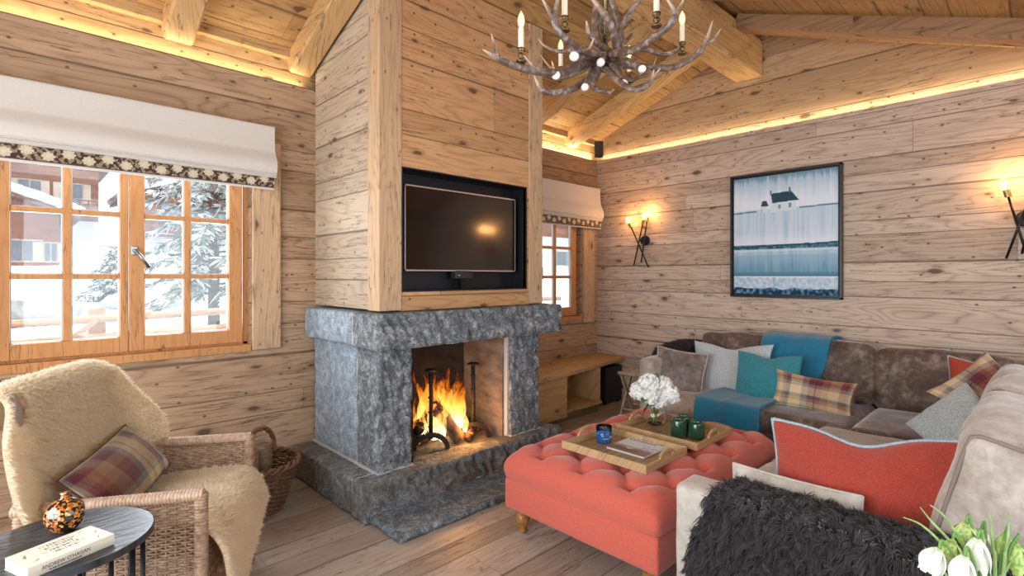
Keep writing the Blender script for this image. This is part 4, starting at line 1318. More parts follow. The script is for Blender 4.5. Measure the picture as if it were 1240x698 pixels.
# far arm
rows = []
for (y, z, xs) in ((2.50, .40, (4.25, 4.86)), (2.485, .60, (4.18, 4.88)), (2.45, .715, (4.14, 4.88)), (2.375, .735, (4.12, 4.88)), (2.29, .715, (4.16, 4.86)), (2.262, .60, (4.26, 4.80)), (2.25, .46, (4.36, 4.72))):
    rows.append([(lerp(xs[0], xs[1], i / 5), y, z + .035 * math.sin(PI * i / 5) * (z > .7)) for i in range(6)])
S2 = patch(rows)
o = fur_obj('sheepskin_throw', FURMAT, lambda u, v: S2(v, u), 22000, .035, .0035, cfn=((.018, .010, .009), (.085, .05, .042)), clump=.02, lean=.6, dirv=(0, -.1, -.4), seed=8)
setp(o, 'short dark brown sheepskin lying over the far left sofa arm', 'sheepskin')

# ------------------------------------------------------------------ ottoman
OT = thing('ottoman', 'large coral red button tufted ottoman on turned wooden legs', 'ottoman', (2.62, 1.60, 0))
CORALO = fabric('coral_upholstery', (.62, .13, .088), (.46, .085, .056), 380, .9, .5, .35, .0015)
hx, hy = .685, .47
ZT = .388; ZS = .30
TA, TB = .30, .27
def tuft(x, y):
    u = x / TA + y / TB; v = x / TA - y / TB
    du = abs(math.sin(PI * u)); dv = abs(math.sin(PI * v))
    ru = round(u); rv = round(v)
    bx = (ru + rv) * TA / 2; by = (ru - rv) * TB / 2
    r = math.hypot(x - bx, y - by)
    cre = min(du, dv)
    inside = smooth(hx - .0, hx - .10, abs(x)) * smooth(hy - .0, hy - .09, abs(y))
    h = .026 * (cre ** .45) + .040 * (1 - math.exp(-(r / .036) ** 2)) + .010 * (du * dv) ** .7
    return h * inside + .055 * (1 - inside)
def otop(u, v):
    q = (u * 2 - 1) * 1.34; w_ = (v * 2 - 1) * 1.34
    mm = max(abs(q), abs(w_), 1e-6)
    n_ = 14 + 26 * smooth(.95, 1.2, mm)
    nrm = max(.5, (abs(q / mm) ** n_ + abs(w_ / mm) ** n_) ** (1 / n_))
    px, py = q / mm / nrm, w_ / mm / nrm
    if mm < .9: Rr = mm; dz = 0
    elif mm < 1.1: a = (mm - .9) / .2 * PI / 2; Rr = .9 + .1 * math.sin(a); dz = -.05 * (1 - math.cos(a))
    else: Rr = 1; dz = -.05 - (mm - 1.1) / .24 * (ZT + .045 - .05 - ZS - .002)
    x = px * Rr * hx; y = py * Rr * hy
    z = ZT + dz + (tuft(x, y) if mm < 1.1 else .045)
    if mm >= .9:
        a = smooth(.9, 1.1, mm)
        z = ZT + dz + lerp(tuft(x, y), .045, a)
        bul = .010 * math.sin(PI * clamp((mm - 1.05) / .29)) 
        pl = .004 * math.sin(math.atan2(py, px) * 0 + (x * 18 + y * 18)) * smooth(1.2, 1.0, mm)
        x *= 1 + (bul + pl) / hx; y *= 1 + (bul + pl) / hy
    return Vector((x, y, z + .003 * n3(x * 14, y * 14)))
m = MB(); m.grid(otop, 190, 150); m.build('tufted_top', CORALO, OT, smooth=True)
m = MB()
for i in range(-6, 7):
    for j in range(-6, 7):
        bx = (i + j) * TA / 2; by = (i - j) * TB / 2
        if abs(bx) < hx - .07 and abs(by) < hy - .07:
            b = MB(); b.sphere((bx, by, ZT + .004), .012, 12, 6, (1, 1, .55)); b.build('button', CORALO, OT, smooth=True)
m = MB(); softbox(m, (0, 0, (.135 + ZS) / 2), (hx * 2 - .004, hy * 2 - .004, ZS - .135), .014, wr=.001); m.build('upholstered_base', CORALO, OT, smooth=True, weld=True)
m = MB()
pts = []
for k in range(80):
    a = 2 * PI * k / 80; ca, sa = math.cos(a), math.sin(a); nn_ = (abs(ca) ** 14 + abs(sa) ** 14) ** (-1 / 14)
    pts.append((ca * nn_ * (hx - .001), sa * nn_ * (hy - .001), ZS))
m.tube(pts, .0035, 6, closed=True); m.build('seam_piping', CORALO, OT, smooth=True)
LEGW = NT('turned_oak'); _v = LEGW.objv(); _f = LEGW.noise(_v, 30, 4, .6, 1)
LEGW.set(Base_Color=LEGW.ramp(_f, [(.35, (.20, .075, .02)), (.65, (.42, .19, .055))]), Roughness=.3); LEGW = LEGW.m
PROF = [(.016, 0), (.024, .004), (.026, .014), (.020, .024), (.026, .034), (.036, .055), (.040, .075), (.036, .094), (.028, .106), (.034, .112), (.034, .12), (.038, .126), (.042, .14)]
for a in (-1, 1):
    for b in (-1, 1):
        m = MB(); m.lathe(PROF, 24, (a * (hx - .07), b * (hy - .075), 0)); m.build('leg', LEGW, OT, smooth=True)
# ------------------------------------------------------------------ trays on the ottoman
OAK = wood('wood_tray', (.50, .33, .17), (.33, .20, .09), KN, 'X', 'Y', None, knots=.3, rough=.4)
OAKB = wood('wood_tray_bottom', (.34, .22, .11), (.20, .12, .055), KN, 'X', 'Y', .055, knots=.3, rough=.4, gap=.6, length=.9)
TZ = .462
def tray(cx, cy, L, W, lbl, rot=0):
    """long side along y"""
    r = thing('serving_tray', lbl, 'tray', (cx, cy, TZ), rot, 'oak serving trays on the ottoman')
    m = MB(); m.box(-W / 2 + .008, W / 2 - .008, -L / 2 + .008, L / 2 - .008, 0, .008); m.build('tray_bottom', OAKB, r)
    h = .042
    for s in (-1, 1):
        m = MB(); x = s * W / 2; m.box(min(x, x - s * .014), max(x, x - s * .014), -L / 2, L / 2, 0, h); m.build('side_rail', OAK, r, bevel=.002)
    for s in (-1, 1):
        y = s * L / 2; y2 = y - s * .013
        m = MB(); m.box(-W / 2 + .014, W / 2 - .014, min(y, y2), max(y, y2), 0, h - .004); m.build('end_rail', OAK, r, bevel=.002)
        # arched grip rising over the end rail
        m = MB(); pts = []
        for k in range(13):
            a = PI * k / 12; pts.append((-math.cos(a) * .062, (y + y2) / 2, h - .006 + .032 * math.sin(a) ** .8))
        for k in range(12): m.beam(pts[k], pts[k + 1], .013, .013, up=(0, 1, 0))
        m.build('handle', OAK, r, bevel=.002)
    return r
tray(2.345, 1.575, .52, .40, 'nearer oak tray holding the magazine and blue candle jar')
tray(2.835, 1.56, .52, .42, 'farther oak tray holding the flower vase and green glasses')
B0 = TZ + .009
# blue candle jar
cj = thing('candle_jar', 'blue candle in a clear glass jar on the nearer tray', 'candle', (2.372, 1.72, B0))
CG = NT('clear_glass'); CG.set(Base_Color=(1, 1, 1), Roughness=.02, Transmission_Weight=1.0, IOR=1.35); CG = CG.m
def shell(prof, t): return prof + [(max(.001, r - t), z) for (r, z) in prof[::-1]]
m = MB(); m.lathe([(.036, 0), (.042, .004), (.044, .02), (.0445, .09), (.0425, .09), (.042, .06)], 28, cap=False); m.build('glass_jar', CG, cj, smooth=True)
BLUEG = NT('blue_candle'); BLUEG.set(Base_Color=(.01, .14, .42), Roughness=.12, Coat_Weight=.6); BLUEG = BLUEG.m
m = MB(); m.lathe([(.035, .001), (.041, .004), (.0428, .02), (.0428, .066), (.0, .067)], 28); m.build('wax', BLUEG, cj, smooth=False)
m = MB()
for k in range(5): m.box(-.012 + k * .0052, -.009 + k * .0052, -.0435, -.0431, .03 + (k % 2) * .004, .044)
m.M = Matrix.Rotation(R(-40), 4, 'Z'); m.box(-.014, .014, -.0436, -.0432, .028, .031); m.build('printed_label', simple('label_gold', (.5, .45, .25), .4), cj)
# magazine
mg = thing('magazine', 'interiors magazine with a red title lying in the nearer tray', 'magazine', (2.43, 1.535, B0), R(0))
def text_mesh(s, size, name, mat, parent, loc, rot, ext=.0004, align='LEFT', sx=1.0):
    c = bpy.data.curves.new(name, 'FONT'); c.body = s; c.size = size; c.extrude = ext; c.align_x = align; c.resolution_u = 3
    o = bpy.data.objects.new(name, c); COL.objects.link(o)
    dg = bpy.context.evaluated_depsgraph_get()
    me = bpy.data.meshes.new_from_object(o.evaluated_get(dg)); bpy.data.objects.remove(o)
    me.materials.append(mat) if not me.materials else me.materials.__setitem__(0, mat)
    n = bpy.data.objects.new(name, me); COL.objects.link(n); n.parent = parent; n.location = loc; n.rotation_euler = rot; n.scale = (sx, 1, 1)
    return n
def mag_col(u, v):
    c = (.62, .62, .66)
    if v < .36:
        c = mix3((.45, .45, .5), (.20, .12, .10), smooth(.36, .22, v + .05 * n3(u * 8, v * 5)))
        if .10 < v < .20 and .1 < u < .75: c = (.10, .065, .05)
        if .21 < v < .27 and .35 < u < .5: c = (.6, .58, .56)
    elif v < .55 and u > .6 and n3(u * 18, v * 18, 3) > .12: c = (.28, .29, .33)
    return c
m = MB(); m.grid(lambda u, v: (lerp(-.115, .115, u), lerp(-.14, .14, v), .0101), 60, 70, col=mag_col); m.box(-.115, .115, -.14, .14, .009, .010, col=(.6, .6, .62)); mc = m.build('cover', vcol('magazine_cover', .35), mg)
m = MB(); m.box(-.1135, .1135, -.1385, .1385, 0, .009); m.build('pages', simple('paper', (.7, .68, .64), .8), mg)
mg.rotation_euler = (0, 0, R(-90)); mg.location = (2.435, 1.535, B0)
RED = simple('title_red', (.22, .02, .03), .5); GREYT = simple('print_grey', (.16, .16, .2), .5)
text_mesh('HOME', .072, 'title', RED, mg, (-.105, .085, .0106), (0, 0, 0), ext=.0002, sx=1.02)
m = MB(); rn = random.Random(2)
xx = -.10
for k in range(9):
    w_ = rn.uniform(.008, .018); m.box(xx, xx + w_, .056, .070, .0101, .0106); xx += w_ + .005
m.build('subtitle', GREYT, mg)
# flower vase
vs_ = thing('flower_vase', 'round clear glass vase of white hydrangea blooms on the farther tray', 'flowers', (2.885, 1.705, B0))
vp = [(.03, 0), (.058, .006), (.074, .035), (.076, .06), (.066, .09), (.052, .112), (.048, .12), (.052, .126)]
m = MB(); m.lathe(vp, 32, cap=False); m.lathe([(.001, .001), (.03, .001)], 32, cap=False); vm = m.build('vase', CG, vs_, smooth=True)
_so = vm.modifiers.new('solid', 'SOLIDIFY'); _so.thickness = .003
GRN = simple('stem_green', (.12, .26, .05), .5); LEAF = noisy('leaf_green', (.025, .10, .02), (.08, .24, .045), 30, .45, .2)
PETAL = NT('white_petal'); PETAL.set(Base_Color=(.80, .80, .76), Roughness=.6, Subsurface_Weight=.0); PETAL = PETAL.m
rn = random.Random(12)
heads = [(.00, -.015, .165, .062), (-.075, .065, .205, .058), (.035, -.085, .19, .056), (-.02, .03, .245, .066), (.05, -.03, .24, .055), (-.06, -.005, .18, .05), (.06, .06, .21, .055)]
for k, (hx_, hy_, hz_, hr) in enumerate(heads):
    m = MB(); m.tube(bez((rn.uniform(-.03, .03), rn.uniform(-.03, .03), .012), (rn.uniform(-.01, .01), 0, .06), (hx_ * .3, hy_ * .3, .12), (hx_, hy_, hz_), 10), .0035, 6); m.build('stem', GRN, vs_, smooth=True)
    # layered ruffled bloom
    m = MB()
    for q in range(70):
        th = math.acos(1 - 2 * (q + .5) / 70 * .86); ph = q * 2.39996
        n_ = Vector((math.sin(th) * math.cos(ph), math.sin(th) * math.sin(ph), math.cos(th)))
        a = n_.orthogonal().normalized(); b = n_.cross(a)
        an = rn.uniform(0, PI); a, b = a * math.cos(an) + b * math.sin(an), b * math.cos(an) - a * math.sin(an)
        pr = hr * .36; cc = Vector((hx_, hy_, hz_)) + n_ * hr * rn.uniform(.86, 1.0)
        vsx = [cc - n_ * .006]
        for e in range(8):
            t_ = 2 * PI * e / 8
            vsx.append(cc + (a * math.cos(t_) + b * math.sin(t_)) * pr * (1 + .2 * math.sin(t_ * 3)) + n_ * (.008 * math.sin(2 * t_ + q)))
        m.add(vsx, [(0, 1 + e, 1 + (e + 1) % 8) for e in range(8)])
    m.sphere((hx_, hy_, hz_), hr * .86, 14, 9)
    m.build('bloom', PETAL, vs_, smooth=True)
def leaf(m, base, dirv, L, Wd, up=(0, 0, 1), curl=.3, n=8):
    base = Vector(base); d = Vector(dirv).normalized(); s = d.cross(Vector(up)).normalized(); u_ = s.cross(d)
    vs = []; 
    for i in range(n + 1):
        t_ = i / n; p = base + d * L * t_ + u_ * (-curl * L * t_ * t_)
        w_ = Wd * math.sin(PI * min(.98, t_ * .93 + .05)) 
        vs += [p - s * w_ + u_ * .15 * w_, p - u_ * .1 * w_, p + s * w_ + u_ * .15 * w_]
    fs = []
    for i in range(n):
        for k in (0, 1): fs.append((i * 3 + k, i * 3 + k + 1, i * 3 + k + 4, i * 3 + k + 3))
    m.add(vs, fs)
for (b_, d_, L_) in (((-.05, .02, .21), (-.5, .7, -.1), .08), ((0, 0, .26), (.1, .0, 1), .06), ((.04, -.06, .18), (.2, -1, .1), .07), ((-.07, .01, .18), (-.8, -.1, 0), .08), ((-.04, .07, .22), (-.2, .9, .4), .06)):
    m = MB(); leaf(m, b_, d_, L_, .024); lf = m.build('leaf', LEAF, vs_, smooth=True)
m = MB(); leaf(m, (.05, -.07, .20), (.5, -.9, .15), .12, .03, curl=.7); setp(m.build('leaf', noisy('tan_leaf', (.30, .17, .08), (.48, .30, .16), 30, .6), vs_, smooth=True), 'curled tan leaf')
# green glass votives
GG = NT('green_glass'); GG.set(Base_Color=(.003, .075, .028), Roughness=.12, Specular_IOR_Level=.8, Coat_Weight=.5, Transmission_Weight=.35); GG = GG.m
def votive(x, y, h, lbl):
    r = thing('tealight_glass', lbl, 'candle holder', (x, y, B0), 0, 'green studded tealight glasses')
    m = MB(); m.lathe([(.034, 0), (.039, .01), (.041, .04), (.039, h - .012), (.034, h), (.0315, h), (.034, h - .02), (.034, .02), (.001, .018)], 28); g = m.build('glass', GG, r, smooth=True)
    m = MB()
    for j in range(7):
        for k in range(18):
            a = 2 * PI * (k + .5 * (j % 2)) / 18; m.sphere((.0405 * math.cos(a), .0405 * math.sin(a), .012 + j * (h - .03) / 6.5), .0042, 6, 4)
    m.build('studs', GG, r, smooth=True)
    m = MB(); m.lathe([(.019, .019), (.019, .034), (.001, .034)], 14); m.build('tealight', simple('tealight_wax', (.7, .65, .5), .5), r)
votive(2.755, 1.478, .105, 'green studded tealight glass on the farther tray, left and nearest of three')
votive(2.845, 1.492, .105, 'green studded tealight glass directly behind the other two on the farther tray')
votive(2.805, 1.392, .095, 'green studded tealight glass on the farther tray, rightmost of three')
# ------------------------------------------------------------------ wicker armchair
WIC = noisy('wicker_cane', (.22, .12, .065), (.52, .36, .24), 45, .55, .3)
WICD = noisy('wicker_dark', (.07, .032, .018), (.24, .12, .06), 45, .55, .3)
WICL = noisy('wicker_rim', (.36, .21, .13), (.58, .42, .30), 60, .5, .3)
CH = thing('wicker_armchair', 'woven wicker armchair with sheepskins standing below the large window', 'armchair', (.44, 2.525, 0), R(-30))
def weave(m, S, nr, ns, amp, r, seg=4, off=0, skip=None, over=3):
    """nr weavers over ns stakes on the surface S(u,v); strands pass in front of and behind the stakes"""
    e = 1e-3
    def N(u, v):
        a = S(min(1, u + e), v) - S(max(0, u - e), v); b = S(u, min(1, v + e)) - S(u, max(0, v - e))
        n_ = a.cross(b); return n_.normalized() if n_.length > 1e-12 else Vector((0, 0, 1))
    for j in range(nr):
        v = (j + .5) / nr
        pts = []
        for i in range(ns * over + 1):
            u = i / (ns * over)
            pts.append(S(u, v) + N(u, v) * amp * math.cos(PI * i / over) * (1 if j % 2 else -1))
        m.tube(pts, r, seg, cap=False)
def stakes(m, S, ns, r, seg=5, n=6):
    for i in range(ns + 1):
        u = i / ns
        m.tube([S(u, k / n) for k in range(n + 1)], r, seg, cap=False)
def rim(m, pts, r, wraps=40, seg=8):
    """cane-wrapped rail"""
    P = catmull(pts, 12); n = len(P)
    m.tube(P, [r * (1 + .10 * abs(math.sin(k * PI * wraps / n / 1.0))) for k in range(n)], seg)
def rimw(m, a, b, r, pitch=.011):
    a = Vector(a); b = Vector(b); n = max(4, int((b - a).length / pitch) * 3)
    m.tube([a.lerp(b, k / n) for k in range(n + 1)], [r * (1 + (.12 if k % 3 else -.05)) for k in range(n + 1)], 9)
HW = .342; XF = .25; XBk = -.29; ZA = .615; ZL = .30; ZBt = .145
def c(m, n, mat, sm=True): return m.build(n, mat, CH, smooth=sm)
for s, nm in ((-1, 'near'), (1, 'far')):
    y = s * HW
    S = lambda u, v, y=y: Vector((lerp(XF - .02, XBk, u), y, lerp(ZL, ZA - .02, v)))
    m = MB(); stakes(m, S, 17, .0042); weave(m, S, 30, 17, .0055, .0048); c(m, 'woven_side', WIC)
    m = MB(); rimw(m, (XF + .01, y, ZA), (XBk - .02, y, ZA), .021); c(m, 'arm_rail', WICL)
    m = MB(); rimw(m, (XF, y, ZBt), (XF, y, ZA + .008), .021); c(m, 'front_post', WIC)
    m = MB(); rimw(m, (XBk, y, ZBt), (XBk, y, .8), .018); c(m, 'rear_post', WIC)
    m = MB(); rimw(m, (XF, y, ZL), (XBk, y, ZL), .012); rimw(m, (XF, y, ZBt), (XBk, y, ZBt), .016); c(m, 'side_rail', WIC)
    # open diamond lattice below
    m = MB()
    for k in range(9):
        x = lerp(XF, XBk, k / 9); x2 = lerp(XF, XBk, (k + 1) / 9); 
        for o_ in (.006, -.006):
            m.tube([(x, y + o_, ZBt), ((x + x2) / 2, y - o_, (ZBt + ZL) / 2), (x2, y + o_, ZL)], .0045, 5)
            m.tube([(x2, y - o_, ZBt), ((x + x2) / 2, y + o_, (ZBt + ZL) / 2), (x, y - o_, ZL)], .0045, 5)
    c(m, 'lattice', WICL)
# front apron: weave above, lattice below
S = lambda u, v: Vector((XF, lerp(-HW, HW, u), lerp(ZL, .42, v)))
m = MB(); stakes(m, S, 20, .004); weave(m, S, 14, 20, .005, .0045); c(m, 'woven_front', WIC)
m = MB(); rimw(m, (XF, -HW, ZL), (XF, HW, ZL), .012); rimw(m, (XF, -HW, ZBt), (XF, HW, ZBt), .016); c(m, 'front_rail', WIC)
m = MB()
for k in range(11):
    y = lerp(-HW, HW, k / 11); y2 = lerp(-HW, HW, (k + 1) / 11)
    for o_ in (.006, -.006):
        m.tube([(XF + o_, y, ZBt), (XF - o_, (y + y2) / 2, (ZBt + ZL) / 2), (XF + o_, y2, ZL)], .0045, 5)
        m.tube([(XF - o_, y2, ZBt), (XF + o_, (y + y2) / 2, (ZBt + ZL) / 2), (XF - o_, y, ZL)], .0045, 5)
c(m, 'lattice', WIC)
# backrest with curved top and seat deck
S = lambda u, v: Vector((lerp(-.27, -.375, v) + .05 * (2 * u - 1) ** 2, (2 * u - 1) * lerp(.31, .325 - .03 * v, v), lerp(.40, .955 + .03 * math.sin(PI * u), v)))
m = MB(); stakes(m, S, 18, .004); weave(m, S, 44, 18, .005, .0055); c(m, 'woven_back', WIC)
m = MB(); m.tube([S(k / 24, 1) for k in range(25)], .02, 9); c(m, 'back_rail', WICL)
m = MB(); softbox(m, (-.02, 0, .405), (.50, .60, .06), .02); c(m, 'seat', WIC)
FOOT = NT('turned_foot'); _v = FOOT.objv(); _f = FOOT.noise(_v, 40, 4, .6, 1)
FOOT.set(Base_Color=FOOT.ramp(_f, [(.35, (.15, .075, .035)), (.65, (.34, .20, .11))]), Roughness=.4); FOOT = FOOT.m
for (x, y) in ((XF, -HW), (XF, HW), (XBk, -HW), (XBk, HW)):
    m = MB(); m.lathe([(.014, 0), (.024, .008), (.030, .03), (.027, .055), (.018, .075), (.023, .083), (.024, .10), (.016, .112), (.02, .15)], 16, (x, y, 0)); c(m, 'foot', FOOT)
# taupe head pad on the near top corner
m = MB(); Mp = Matrix.Rotation(R(14), 3, 'Z') @ Matrix.Rotation(R(-18), 3, 'Y') @ Matrix.Rotation(R(-32), 3, 'X')
m.sphere((-.318, -.315, .945), .07, 24, 14, (.22, .52, .92), M=Mp); c(m, 'head_pad', simple('taupe_leather', (.36, .29, .24), .5))

CREAM = ((.95, .84, .65), (.98, .94, .84))
def chair_pt(p):
    a = R(-30); return Vector((.44 + p.x * math.cos(a) - p.y * math.sin(a), 2.525 + p.x * math.sin(a) + p.y * math.cos(a), p.z))
rows = []
for (x, z, hw, fw_, dz) in ((-.43, .84, .29, .0, 0), (-.425, .96, .30, .0, .0), (-.385, 1.02, .315, .01, .0), (-.33, .99, .325, .03, .0), (-.295, .86, .36, .07, 0), (-.27, .74, .385, .13, -.015), (-.25, .62, .36, .14, -.02), (-.235, .50, .29, .08, 0)):
    row = []
    for i in range(7):
        s = i / 6 * 2 - 1
        hw_ = hw + (.075 if s < 0 else .0) * (1 if z < .97 else .4)
        row.append((x + (fw_ if s > 0 else fw_ * .15) * s ** 4, s * hw_, z - .022 * s ** 6 * (z > .9) + dz * (-s) * .8))
    rows.append(row)
Sb = patch(rows)
def back_region(u, v):   # opening that shows the head pad
    p = Sb(u, v); return ((p.y + .315 - (p.z - .945) * .5) / .036) ** 2 + ((p.z - .945) / .056) ** 2 > 1 or p.x < -.37
o = fur_obj('sheepskin', FLEECE, lambda u, v: chair_pt(Sb(1 - u, v)), 90000, .021, .0019, cfn=CREAM, clump=.008, lean=.4, dirv=(0.1, -.1, -.5), grav=.3, seed=21, region=lambda u, v: back_region(1 - u, v))
setp(o, 'cream sheepskin spread over the backrest of the wicker armchair', 'sheepskin')
rows = []
for (x, zn, zf, yn, yf) in ((-.24, .47, .47, -.27, .27), (-.08, .475, .475, -.29, .29), (.10, .478, .48, -.30, .30), (.235, .47, .475, -.31, .315), (.292, .40, .43, -.335, .325), (.32, .27, .375, -.35, .31), (.34, .16, .34, -.34, .29)):
    row = []
    for i in range(7):
        s = i / 6
        row.append((x + (.02 * (1 - s) if x > .28 else 0), lerp(yn, yf, s), lerp(zn, zf, s ** .8) + .008 * math.sin(i * 2.2 + x * 9)))
    rows.append(row)
Ss = patch(rows)
o = fur_obj('sheepskin', FLEECE, lambda u, v: chair_pt(Ss(1 - u, v)), 90000, .021, .0019, cfn=CREAM, clump=.008, lean=.4, dirv=(.3, -.3, -.3), grav=.3, seed=22)
setp(o, 'cream sheepskin covering the seat of the wicker armchair and hanging over its front', 'sheepskin')
# plaid cushion lying against the backrest
PLB = [s2l((96, 44, 44)), s2l((190, 172, 130)), s2l((104, 112, 108)), s2l((132, 100, 76)), s2l((84, 34, 46)), s2l((180, 160, 120)), s2l((62, 70, 84)), s2l((120, 70, 52))]
q = chair_pt(Vector((-.125, -.04, .60)))
pillow('scatter_cushion', 'dark plaid cushion in plum, sand and sage resting on the wicker armchair', .56, .26, .13, tuple(q + Vector((0, 0, .02))), R(-30), R(40), R(5), PLAIDM, colf=plaid(1.2, .9, .55, .35, pal=PLB), pin=.05, seed=15, piping=simple('plum_piping', (.07, .02, .025), .8), prad=.004, nu=90)

# ------------------------------------------------------------------ log basket beside the hearth
BK = thing('log_basket', 'dark wicker log basket with arched handle between armchair and hearth', 'basket', (1.04, 3.28, 0))
def bk(u, v):
    a = 2 * PI * u; r = lerp(.15, .235, v ** .8)
    return Vector((r * .98 * math.cos(a), r * math.sin(a), .01 + .27 * v))
m = MB(); stakes(m, bk, 26, .0055); 
for j in range(20):
    v = (j + .5) / 20
    m.tube([bk(k / 78, v) * 1 + Vector((math.cos(2 * PI * k / 78), math.sin(2 * PI * k / 78), 0)) * (.006 * math.cos(PI * k / 3) * (1 if j % 2 else -1)) for k in range(78)], .0058, 5, closed=True)
m.build('woven_body', WICD, BK, smooth=True)
m = MB()
for ph in (0, PI):
    m.tube([Vector(((.235 + .012 * math.cos(k * .9 + ph)) * math.cos(2 * PI * k / 90), (.235 + .012 * math.cos(k * .9 + ph)) * math.sin(2 * PI * k / 90), .285 + .012 * math.sin(k * .9 + ph))) for k in range(90)], .010, 6, closed=True)
m.build('braided_rim', WICD, BK, smooth=True)
m = MB(); m.lathe([(.001, .005), (.15, .005), (.15, .015), (.001, .015)], 24, cap=False); m.build('bottom', WICD, BK)
HB = noisy('handle_willow', (.16, .06, .025), (.36, .17, .08), 30, .5, .3)
m = MB()
for ph in (0, 2.1, 4.2):
    m.tube([Vector((.20 * math.cos(PI * k / 40) * math.cos(R(20)), .225 * math.cos(PI * k / 40), .27 + .20 * math.sin(PI * k / 40))) + Vector((.009 * math.cos(k * .55 + ph), 0, .009 * math.sin(k * .55 + ph))) for k in range(41)], .0085, 6)
m.build('handle', HB, BK, smooth=True)
SPLIT = noisy('split_firewood', (.10, .06, .035), (.34, .22, .13), 20, .85, .5, stretch=(1, 1, 5))
for i, (a_, b_, r_, lb_) in enumerate((((.98, 3.22, .03), (1.0, 3.24, .37), .05, 'split log standing in the basket, nearest to the armchair'), ((1.10, 3.28, .03), (1.08, 3.30, .38), .052, 'split log standing in the basket, nearest to the hearth'), ((1.01, 3.35, .03), (1.02, 3.36, .36), .048, 'split log standing in the basket, nearest to the wall'))):
    o = log_mb(a_, b_, r_, i * 2.7 + 9).build('firewood_log', SPLIT, smooth=True); setp(o, lb_, 'log', 'logs standing in the basket')

# ------------------------------------------------------------------ round black side table
TT = .62
tb = thing('side_table', 'round black stained side table on thin metal rods, bottom left corner', 'side table', (.113, 2.02, 0))
t = NT('black_ash'); sep = t.n('ShaderNodeSeparateXYZ', i_0=t.objv())
rg = t.noise(t.comb(t.math('MULTIPLY', sep.outputs['X'], 6), t.math('MULTIPLY', sep.outputs['Y'], 40), 0), 1, 4, .6, .8)
rr = t.math('ABSOLUTE', t.math('SINE', t.math('MULTIPLY', t.noise(t.comb(t.math('MULTIPLY', sep.outputs['X'], 2.2), t.math('MULTIPLY', sep.outputs['Y'], 9), 3), 1, 2, .5), 40)))
t.set(Base_Color=t.ramp(t.math('ADD', t.math('MULTIPLY', rg, .6), t.math('MULTIPLY', rr, .3)), [(.3, (.012, .013, .018)), (.75, (.06, .065, .078))]), Roughness=.33)
t.bump(t.math('ADD', rg, rr), .3, .002)
m = MB(); m.lathe([(.205, TT - .024), (.216, TT - .021), (.2165, TT - .003), (.214, TT), (.001, TT)], 72, cap=True); m.build('table_top', t.m, tb, bevel=0)
for k in range(16):
    a = 2 * PI * k / 16 + .1
    m = MB(); m.tube([(.190 * math.cos(a), .190 * math.sin(a), .012), (.190 * math.cos(a), .190 * math.sin(a), TT - .024)], .0055, 8); m.build('rod', BLACKMETAL, tb, smooth=True)
m = MB(); m.tube([(.19 * math.cos(2 * PI * k / 48), .19 * math.sin(2 * PI * k / 48), .010) for k in range(48)], .009, 8, closed=True); m.build('base_ring', BLACKMETAL, tb, smooth=True)
# book
bkx, bky = Vector((.0, 1.78)), None
Bk = thing('paperback_book', 'cream paperback book with falling feather pattern lying on the black side table', 'book', (.098, 1.902, TT), R(21.5))
cream = (.72, .68, .56)
def book_col(u, v):
    c_ = cream
    for (a, b, an, L_, w_) in ((.12, .62, 1.2, .10, .035), (.16, .25, .6, .09, .02), (.30, .45, -.5, .07, .014), (.70, .75, .9, .07, .014), (.82, .85, .1, .07, .014), (.74, .42, -.3, .05, .02), (.93, .55, .8, .08, .02), (.86, .2, 1.0, .08, .018)):
        dx = (u - a) ; dy = (v - b) * .5
        p_ = dx * math.cos(an) + dy * math.sin(an); q_ = -dx * math.sin(an) + dy * math.cos(an) + p_ * p_ * 3
        if abs(p_) < L_ * .6 and abs(q_) < w_ * .5 * (1 - (p_ / (L_ * .6)) ** 2): c_ = mix3((.16, .13, .11), (.45, .28, .12), clamp(.5 + n3(u * 30, v * 30)))
    return c_
bl, bw, bh = .198, .118, .030
m = MB(); m.grid(lambda u, v: (lerp(-bl / 2, bl / 2, u), lerp(-bw / 2, bw / 2, v), bh), 120, 80, col=book_col)
m.grid(lambda u, v: (lerp(-bl / 2, bl / 2, u), -bw / 2 - .0035 * math.sin(PI * v), lerp(0, bh, v)), 100, 12, col=lambda u, v: book_col(u, .02 + v * .1))
m.box(-bl / 2, bl / 2, -bw / 2, bw / 2, 0, .0008, col=cream)
m.build('cover', vcol('book_cover', .4), Bk)
m = MB(); m.box(-bl / 2 + .001, bl / 2 - .001, -bw / 2 + .001, bw / 2 - .003, .0008, bh - .0006); m.build('pages', noisy('book_pages', (.62, .60, .55), (.80, .78, .72), 300, .8, .3, stretch=(.1, .1, 4)), Bk)
INK = simple('book_ink', (.10, .09, .08), .5)
text_mesh("ANDREW O'HAGAN", .0150, 'spine_lettering', INK, Bk, (-.072, -bw / 2 - .0043, .0125), (R(90), 0, 0), ext=.0001, sx=.80)
m = MB(); rn = random.Random(8); xx = -.055
for k in range(9):
    w_ = rn.uniform(.004, .009); m.box(xx, xx + w_, -bw / 2 - .0045, -bw / 2 - .0035, .0055, .0085); xx += w_ + .002
m.build('spine_lettering', INK, Bk)
TL = simple('title_grey', (.28, .27, .25), .5)
for i, s_ in enumerate(('THE SECRET LIFE', 'OF UNDER', 'THREE NOVELS')): pass
m = MB(); rn = random.Random(5)
for row in range(4):
    yy = .030 - row * .019; xx = -.035 + row * .004
    while xx < .035:
        w_ = rn.uniform(.003, .006)
        m.box(xx, xx + .0012, yy, yy + .012, bh + .0002, bh + .0005); m.box(xx, xx + w_, yy + (0 if rn.random() < .5 else .010), yy + .0015 + (0 if rn.random() < .5 else .009), bh + .0002, bh + .0005)
        xx += w_ + .003
m.build('title_lettering', TL, Bk)
